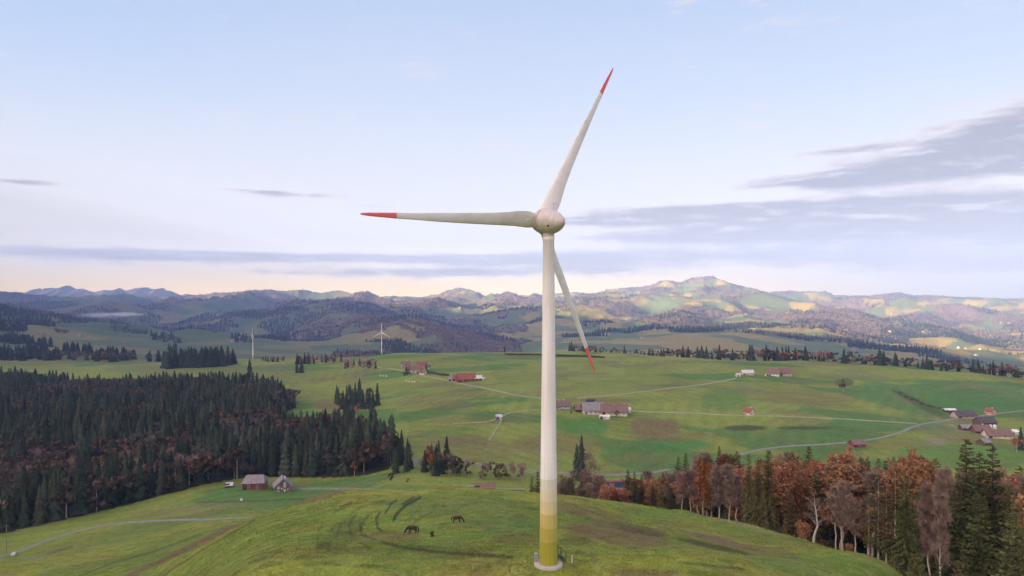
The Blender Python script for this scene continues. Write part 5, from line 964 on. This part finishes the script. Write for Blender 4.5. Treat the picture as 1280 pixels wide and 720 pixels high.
def hill_woods(seed, n):
    r = np.random.default_rng(seed); px = r.uniform(-80, 1360, n); d = np.exp(r.uniform(math.log(1800), math.log(9800), n)); x = (px - CX) / F * d; rr = np.hypot(x, d)
    k = wood_density(x, d, rr, px) > r.random(n); x, d, px = x[k], d[k], px[k]; z = ground(x, d); mixn = fbm(x / 420, d / 420, 3, 121)
    V4 = [spruce_lo(500 + i, 22, 4.8, 3, 5) for i in range(3)]; B4 = [broad_mid(510 + i, 14, 5.6, 11, 4.4) for i in range(3)]; items = []
    for i in range(len(x)):
        con = mixn[i] + r.normal(0, .07) > (.53 if px[i] < 400 else (.68 if px[i] < 640 else .59))
        if con: V_, T_ = V4[i % 3]; c = np.array((.020, .031, .022)) * r.uniform(.7, 1.3)
        else: V_, T_ = B4[i % 3]; c = np.array(((.138, .108, .088), (.128, .100, .082), (.142, .108, .082), (.125, .102, .082))[i % 4]) * r.uniform(.92, 1.08)
        if 430 < px[i] < 640 and d[i] < 5300: c = c * np.array((1.35, 1.08, .95))
        s = r.uniform(.8, 1.2); items.append((V_.astype(np.float32), T_, x[i], d[i], z[i] - 1, s, s * r.uniform(1.0, 1.5), r.uniform(0, 6.28), c))
    print('hill woods', len(items)); stuff_trees('hill_woods', items, M_MASS)
hill_woods(61, 130000)
print(COUNT)

# ---------------------------------------------------------------- animals, car, bales, fence
M_HORSE = mat('dark_bay_coat', (.045, .022, .014), .6, .25, 3); M_HORSE2 = mat('brown_coat', (.065, .032, .018), .6, .25, 3); M_MANE = mat('black_mane', (.012, .010, .010), .7, .1)
def skin_mesh(name, joints, bones, m):
    me = bpy.data.meshes.new(name); me.from_pydata([j[0] for j in joints], bones, []); o = bpy.data.objects.new(name, me); COL.objects.link(o)
    sk = o.modifiers.new('skin', 'SKIN'); su = o.modifiers.new('sub', 'SUBSURF'); su.levels = 2; su.render_levels = 2
    if not me.skin_vertices: me.skin_vertices.new()
    for i, j in enumerate(joints):
        r = j[1]; me.skin_vertices[0].data[i].radius = (r, r) if not hasattr(r, '__len__') else r
    me.skin_vertices[0].data[0].use_root = True
    dg = bpy.context.evaluated_depsgraph_get(); ev = o.evaluated_get(dg); nm = bpy.data.meshes.new_from_object(ev); bpy.data.objects.remove(o); nm.materials.clear(); nm.materials.append(m); nm.polygons.foreach_set('use_smooth', [True] * len(nm.polygons)); nm.name = name
    return nm
def horse(label, px, py, facing, m, scale=1.0):
    # joints along local x (head at +x), grazing with the head down
    J = [((-.60, 0, 1.24), (.32, .40)), ((0, 0, 1.18), (.31, .40)), ((.52, 0, 1.24), (.27, .40)), ((.84, 0, 1.16), (.16, .26)), ((1.10, 0, .84), (.12, .19)), ((1.30, 0, .60), (.12, .16)), ((1.38, 0, .44), (.13, .17)), ((1.46, 0, .24), (.10, .12)), ((1.52, 0, .08), (.10, .10)), ((1.22, .09, .70), .04), ((1.20, .10, .80), .02), ((1.22, -.09, .70), .04), ((1.20, -.10, .80), .02), ((-.80, 0, 1.22), (.22, .28))]
    B = [(0, 1), (1, 2), (2, 3), (3, 4), (4, 5), (5, 6), (6, 7), (7, 8), (5, 9), (9, 10), (5, 11), (11, 12), (0, 13)]
    def leg(root, pts):
        prev = root
        for p, r in pts: J.append((p, r)); B.append((prev, len(J) - 1)); prev = len(J) - 1
    for s, o in ((1, .10), (-1, -.08)):
        leg(2, [((.52 + o * .5, .17 * s, .86), .12), ((.55 + o, .17 * s, .48), .07), ((.54 + o, .17 * s, .14), .045), ((.60 + o, .17 * s, .03), .06)])
        leg(0, [((-.56 + o * .4, .17 * s, .90), .17), ((-.48 + o, .17 * s, .70), .11), ((-.68 + o, .17 * s, .46), .065), ((-.64 + o, .17 * s, .14), .045), ((-.58 + o, .17 * s, .03), .06)])
    x, y, z = hit(px, py); z -= .11; e = empty('horse', (x, y, z), facing, scale); tag(e, label, 'horse', 'horses grazing on the near meadow')
    link('body', skin_mesh('body', J, B, m), e)
    t = MB(); t.tube([(-.70, 0, 1.42), (-.92, 0, 1.34), (-1.02, 0, 1.0), (-1.03, 0, .7), (-1.0, 0, .42)], [.05, .07, .10, .09, .02], 8); t.build('tail', M_MANE, e, True)
    t = MB(); pts = [(.72, 0, 1.46), (.92, 0, 1.26), (1.10, 0, 1.0), (1.26, 0, .78)]; t.tube(pts, [.05, .07, .07, .04], 6); t.build('mane', M_MANE, e, True)
    return e
horse('dark brown horse grazing on the meadow, nearer to the camera than the other', 516, 667, math.radians(172), M_HORSE, .98)
horse('brown horse grazing further up the meadow near the crest', 571, 653.5, math.radians(14), M_HORSE2, .92)
x, y, z = hit(540, 671); random.seed(5)
tree('redbush', x, y, z, .95, 'small rusty plant tuft on the meadow right of the nearer horse', None, 0, 1.2)
# car on the lane
def car(px, py, px2, py2):
    x, y, z = hit(px, py); x2, y2, z2 = hit(px2, py2); a = math.atan2(y2 - y, x2 - x)
    M_CAR = mat('pale_blue_car_paint', (.42, .48, .54), .3, .04, spec=.5); M_TY = mat('tyre_rubber', (.02, .02, .02), .9, .1); M_CG = mat('car_glass', (.02, .025, .03), .1, .05)
    e = empty('car', (x, y, z + .2), a); tag(e, 'pale blue car driving on the lane at the lower left', 'car')
    prof = [(-2.15, .35), (-2.2, .75), (-2.05, .95), (-1.75, 1.0), (-1.35, 1.42), (.35, 1.46), (1.05, .98), (1.95, .86), (2.2, .66), (2.2, .35)]
    m = MB(); n = len(prof); vs = []
    for s, w in ((-1, .86), (1, .86)):
        for (px_, pz) in prof: vs.append((px_, s * (w - (.14 if pz > 1.2 else 0)), pz))
    fs = [tuple(range(n)), tuple(range(2 * n - 1, n - 1, -1))] + [(i, n + i, n + (i + 1) % n, (i + 1) % n) for i in range(n)]
    m.add(vs, fs); m.build('body', M_CAR, e)
    for s in (-1, 1):
        g = MB(); g.add([(-1.5, s * .835, 1.05), (.85, s * .85, 1.03), (.28, s * .745, 1.38), (-1.25, s * .745, 1.36)], [(0, 1, 2, 3) if s < 0 else (3, 2, 1, 0)]); g.build('side_window', M_CG, e)
        for wx in (-1.35, 1.35):
            t = MB(); t.tube([(wx, s * .66, .32), (wx, s * .90, .32)], .33, 16); w = t.build('wheel', M_TY, e, True); t = MB(); t.tube([(wx, s * .89, .32), (wx, s * .915, .32)], .2, 12); t.build('rim', M_GALV, w, True)
        h_ = MB(); h_.box((2.2, s * .6, .66), (.08, .35, .16)); h_.build('headlight', M_FRAME, e)
    g = MB(); g.add([(.42, -.66, 1.44), (1.06, -.76, 1.01), (1.06, .76, 1.01), (.42, .66, 1.44)], [(0, 1, 2, 3)]); g.build('windscreen', M_CG, e)
car(18, 694.5, 40, 683)
# bales
M_BALE = mat('white_bale_wrap', (.66, .66, .64), .45, .1); M_NET = mat('pale_green_bale_wrap', (.50, .58, .50), .45, .1)
def bale(px, py, lab, grp=None, s=1.0, m=None):
    x, y, z = hit(px, py); e = empty('bale', (x, y, z), random.uniform(0, 3)); tag(e, lab, 'bale', grp); b = MB(); b.tube([(-.62 * s, 0, .62 * s), (-.58 * s, 0, .62 * s), (.58 * s, 0, .62 * s), (.62 * s, 0, .62 * s)], [.5 * s, .62 * s, .62 * s, .5 * s], 24); b.build('wrap', m or M_BALE, e, True)
bale(302, 626.5, 'single white wrapped bale on the lower meadow in front of the dark barn', None, 1.25)
for px, py in ((475.5, 470.5), (479, 470.7), (483, 471), (508, 477.5), (511.5, 477.8), (515, 478), (518, 478.2)):
    bale(px, py, 'pale wrapped bale lying in a short row on the pasture below the ridge hamlets', 'bales on the pasture below the ridge hamlets', 1.5)
# short wooden fence at the edge of the belt
fw = mat('grey_fence_wood', (.26, .22, .19), .9, .2, 2)
P3 = [hit(px, py) for px, py in ((889, 651), (899, 652.5), (910, 655), (921, 658), (933, 661), (945, 664.5), (958, 668), (970, 671), (985, 675))]
fe = empty('wooden_fence', P3[0]); tag(fe, 'low grey wooden fence along the foot of the bare trees at the meadow edge', 'fence'); o = Vector(P3[0])
for i, p in enumerate(P3):
    m = MB(); q = Vector(p) - o; m.tube([q - Vector((0, 0, .3)), q + Vector((0, 0, 1.15))], [.09, .08], 6); m.build('post', fw, fe, True)
    if i:
        m = MB(); q0 = Vector(P3[i - 1]) - o
        for hh in (.5, .95): m.tube([q0 + Vector((0, 0, hh)), q + Vector((0, 0, hh))], .055, 5)
        m.build('rail', fw, fe, True)
# roadside poles on the lower left slope, and a parked trailer shape by the shed
for px, py, yt, lab in ((8, 692, 656, 'grey utility pole at the left border beside the lane'),):
    x, y, z = hit(px, py); h = CZ + (YH - yt) / F * y - z; e = empty('utility_pole', (x, y, z)); tag(e, lab, 'pole'); m = MB(); m.tube([(0, 0, -.5), (0, 0, h)], [.16, .11], 8); m.build('mast', fw, e, True); m = MB(); m.box((0, 0, h - .5), (1.8, .12, .12), .6); m.build('crossarm', fw, e)
for px, py, yt, lab in ((266, 650, 634, 'thin young leafless tree beside the lane, left of two'), (313, 646, 634, 'thin young leafless tree beside the lane, right of two near the meadow brow')):
    x, y, z = hit(px, py); tree('sparse', x, y, z, CZ + (YH - yt) / F * y - z, lab, None, 1, .9, 'bare_tree')

# grass on the near meadow: tufts nobody could count
def grass():
    r = np.random.default_rng(9); n = 200000; px = r.uniform(-40, 1330, n); d = np.exp(r.uniform(math.log(74), math.log(330), n)); x = (px - CX) / F * d
    z = ground(x, d); py = YH - F * (z - CZ) / d; keep = (py < 760) & ~poly_mask(px, d, BELT); x, d, z, px = x[keep], d[keep], z[keep], px[keep]
    clump = fbm(x / 2.2, d / 2.2, 3, 131) + .5 * (fbm(x / 14, d / 14, 2, 133) - .5); k = clump > r.uniform(.38, .66, len(x)); x, d, z = x[k], d[k], z[k]; n = len(x)
    # colour follows the ground it grows on, a little darker or straw coloured
    a = np.arctan2(x, d); rr = np.hypot(x, d); i = np.clip(np.searchsorted(AZ, a) - 1, 0, nA - 2); j = np.clip(np.searchsorted(RR, rr) - 1, 0, nR - 2); base = C[i, j]
    u = r.random(n); col = base * (.70 + .8 * r.random(n))[:, None]; straw = u > .88; col[straw] = col[straw] * .7 + np.array((.12, .105, .045)) * .5
    V = []; h = r.uniform(.05, .13, n) * (1 + d / 260); w = h * r.uniform(.4, .9, n); lean = r.normal(0, 2.6, (n, 2)) * h[:, None]
    Vs = np.zeros((n, 6, 3), np.float32); th = r.uniform(0, np.pi, n)
    for q, o in ((0, 0), (3, np.pi / 2)):
        cx, cy = np.cos(th + o) * w, np.sin(th + o) * w
        Vs[:, q] = np.stack([x - cx, d - cy, z - .05], -1); Vs[:, q + 1] = np.stack([x + cx, d + cy, z - .05], -1); Vs[:, q + 2] = np.stack([x + lean[:, 0], d + lean[:, 1], z + h], -1)
    T = np.arange(n * 6).reshape(-1, 3); o = link('grass', mesh_np('grass', Vs.reshape(-1, 3), faces_tri=T, mats=[mat('grass_blades', (0, 0, 0), .95, .2, .5, attr='col', spec=.1)], col=np.repeat(col, 6, 0))); o['kind'] = 'stuff'
grass()

# ---------------------------------------------------------------- the air
HZ = 9.4e-5
def haze():
    bm = bmesh.new(); bmesh.ops.create_cube(bm, size=1); me = bpy.data.meshes.new('haze'); bm.to_mesh(me); bm.free()
    o = link('haze', me); zlo = float(ZG.min()) - 15; zhi = float(ZG.max()) + 20
    o.scale = (26500, 26500, zhi - zlo); o.location = (0, 0, (zlo + zhi) / 2); o['kind'] = 'stuff'
    m = bpy.data.materials.new('air'); m.use_nodes = True; nt = m.node_tree; nt.nodes.clear()
    out = nt.nodes.new('ShaderNodeOutputMaterial'); v = nt.nodes.new('ShaderNodeVolumePrincipled')
    v.inputs['Color'].default_value = (.28, .40, .76, 1); v.inputs['Density'].default_value = HZ; v.inputs['Anisotropy'].default_value = .1
    nt.links.new(v.outputs[0], out.inputs['Volume']); me.materials.append(m)
haze()

def mist(px, py, wid, dep, hgt, dens):
    x, y, z = hit(px, py, dmin=3000); bm = bmesh.new(); bmesh.ops.create_icosphere(bm, subdivisions=4, radius=1); random.seed(4)
    for v in bm.verts:
        k = 1 + .30 * (float(fbm(v.co.x * 2.2 + 5, v.co.y * 2.2 + 9, 3, 141)) - .5); v.co = Vector((v.co.x * wid * k, v.co.y * dep * k, v.co.z * hgt * k))
    me = bpy.data.meshes.new('mist'); bm.to_mesh(me); bm.free(); o = link('mist', me); o.location = (x, y, z + hgt * .1); o['kind'] = 'stuff'
    m = bpy.data.materials.new('valley_mist'); m.use_nodes = True; nt = m.node_tree; nt.nodes.clear(); out = nt.nodes.new('ShaderNodeOutputMaterial'); v = nt.nodes.new('ShaderNodeVolumePrincipled')
    N, L = nt.nodes, nt.links; v.inputs['Color'].default_value = (.97, .98, 1, 1)
    tc = N.new('ShaderNodeTexCoord'); mp = N.new('ShaderNodeMapping'); mp.inputs['Location'].default_value = (-1, -1, -1); mp.inputs['Scale'].default_value = (2, 2, 2); L.new(tc.outputs['Generated'], mp.inputs[0])
    ln = N.new('ShaderNodeVectorMath'); ln.operation = 'LENGTH'; L.new(mp.outputs[0], ln.inputs[0]); r1 = N.new('ShaderNodeMapRange'); L.new(ln.outputs['Value'], r1.inputs[0]); r1.inputs[1].default_value = 1.0; r1.inputs[2].default_value = .25; r1.inputs[3].default_value = 0; r1.inputs[4].default_value = 1
    ns = N.new('ShaderNodeTexNoise'); ns.inputs['Scale'].default_value = 2.2; ns.inputs['Detail'].default_value = 4; L.new(mp.outputs[0], ns.inputs['Vector']); r2_ = N.new('ShaderNodeMapRange'); L.new(ns.outputs[0], r2_.inputs[0]); r2_.inputs[1].default_value = .35; r2_.inputs[2].default_value = .65; r2_.inputs[3].default_value = 0; r2_.inputs[4].default_value = dens
    mu = N.new('ShaderNodeMath'); mu.operation = 'MULTIPLY'; L.new(r1.outputs[0], mu.inputs[0]); L.new(r2_.outputs[0], mu.inputs[1]); L.new(mu.outputs[0], v.inputs['Density']); L.new(v.outputs[0], out.inputs['Volume']); me.materials.append(m)
mist(143, 393.5, 230, 420, 26, .016)
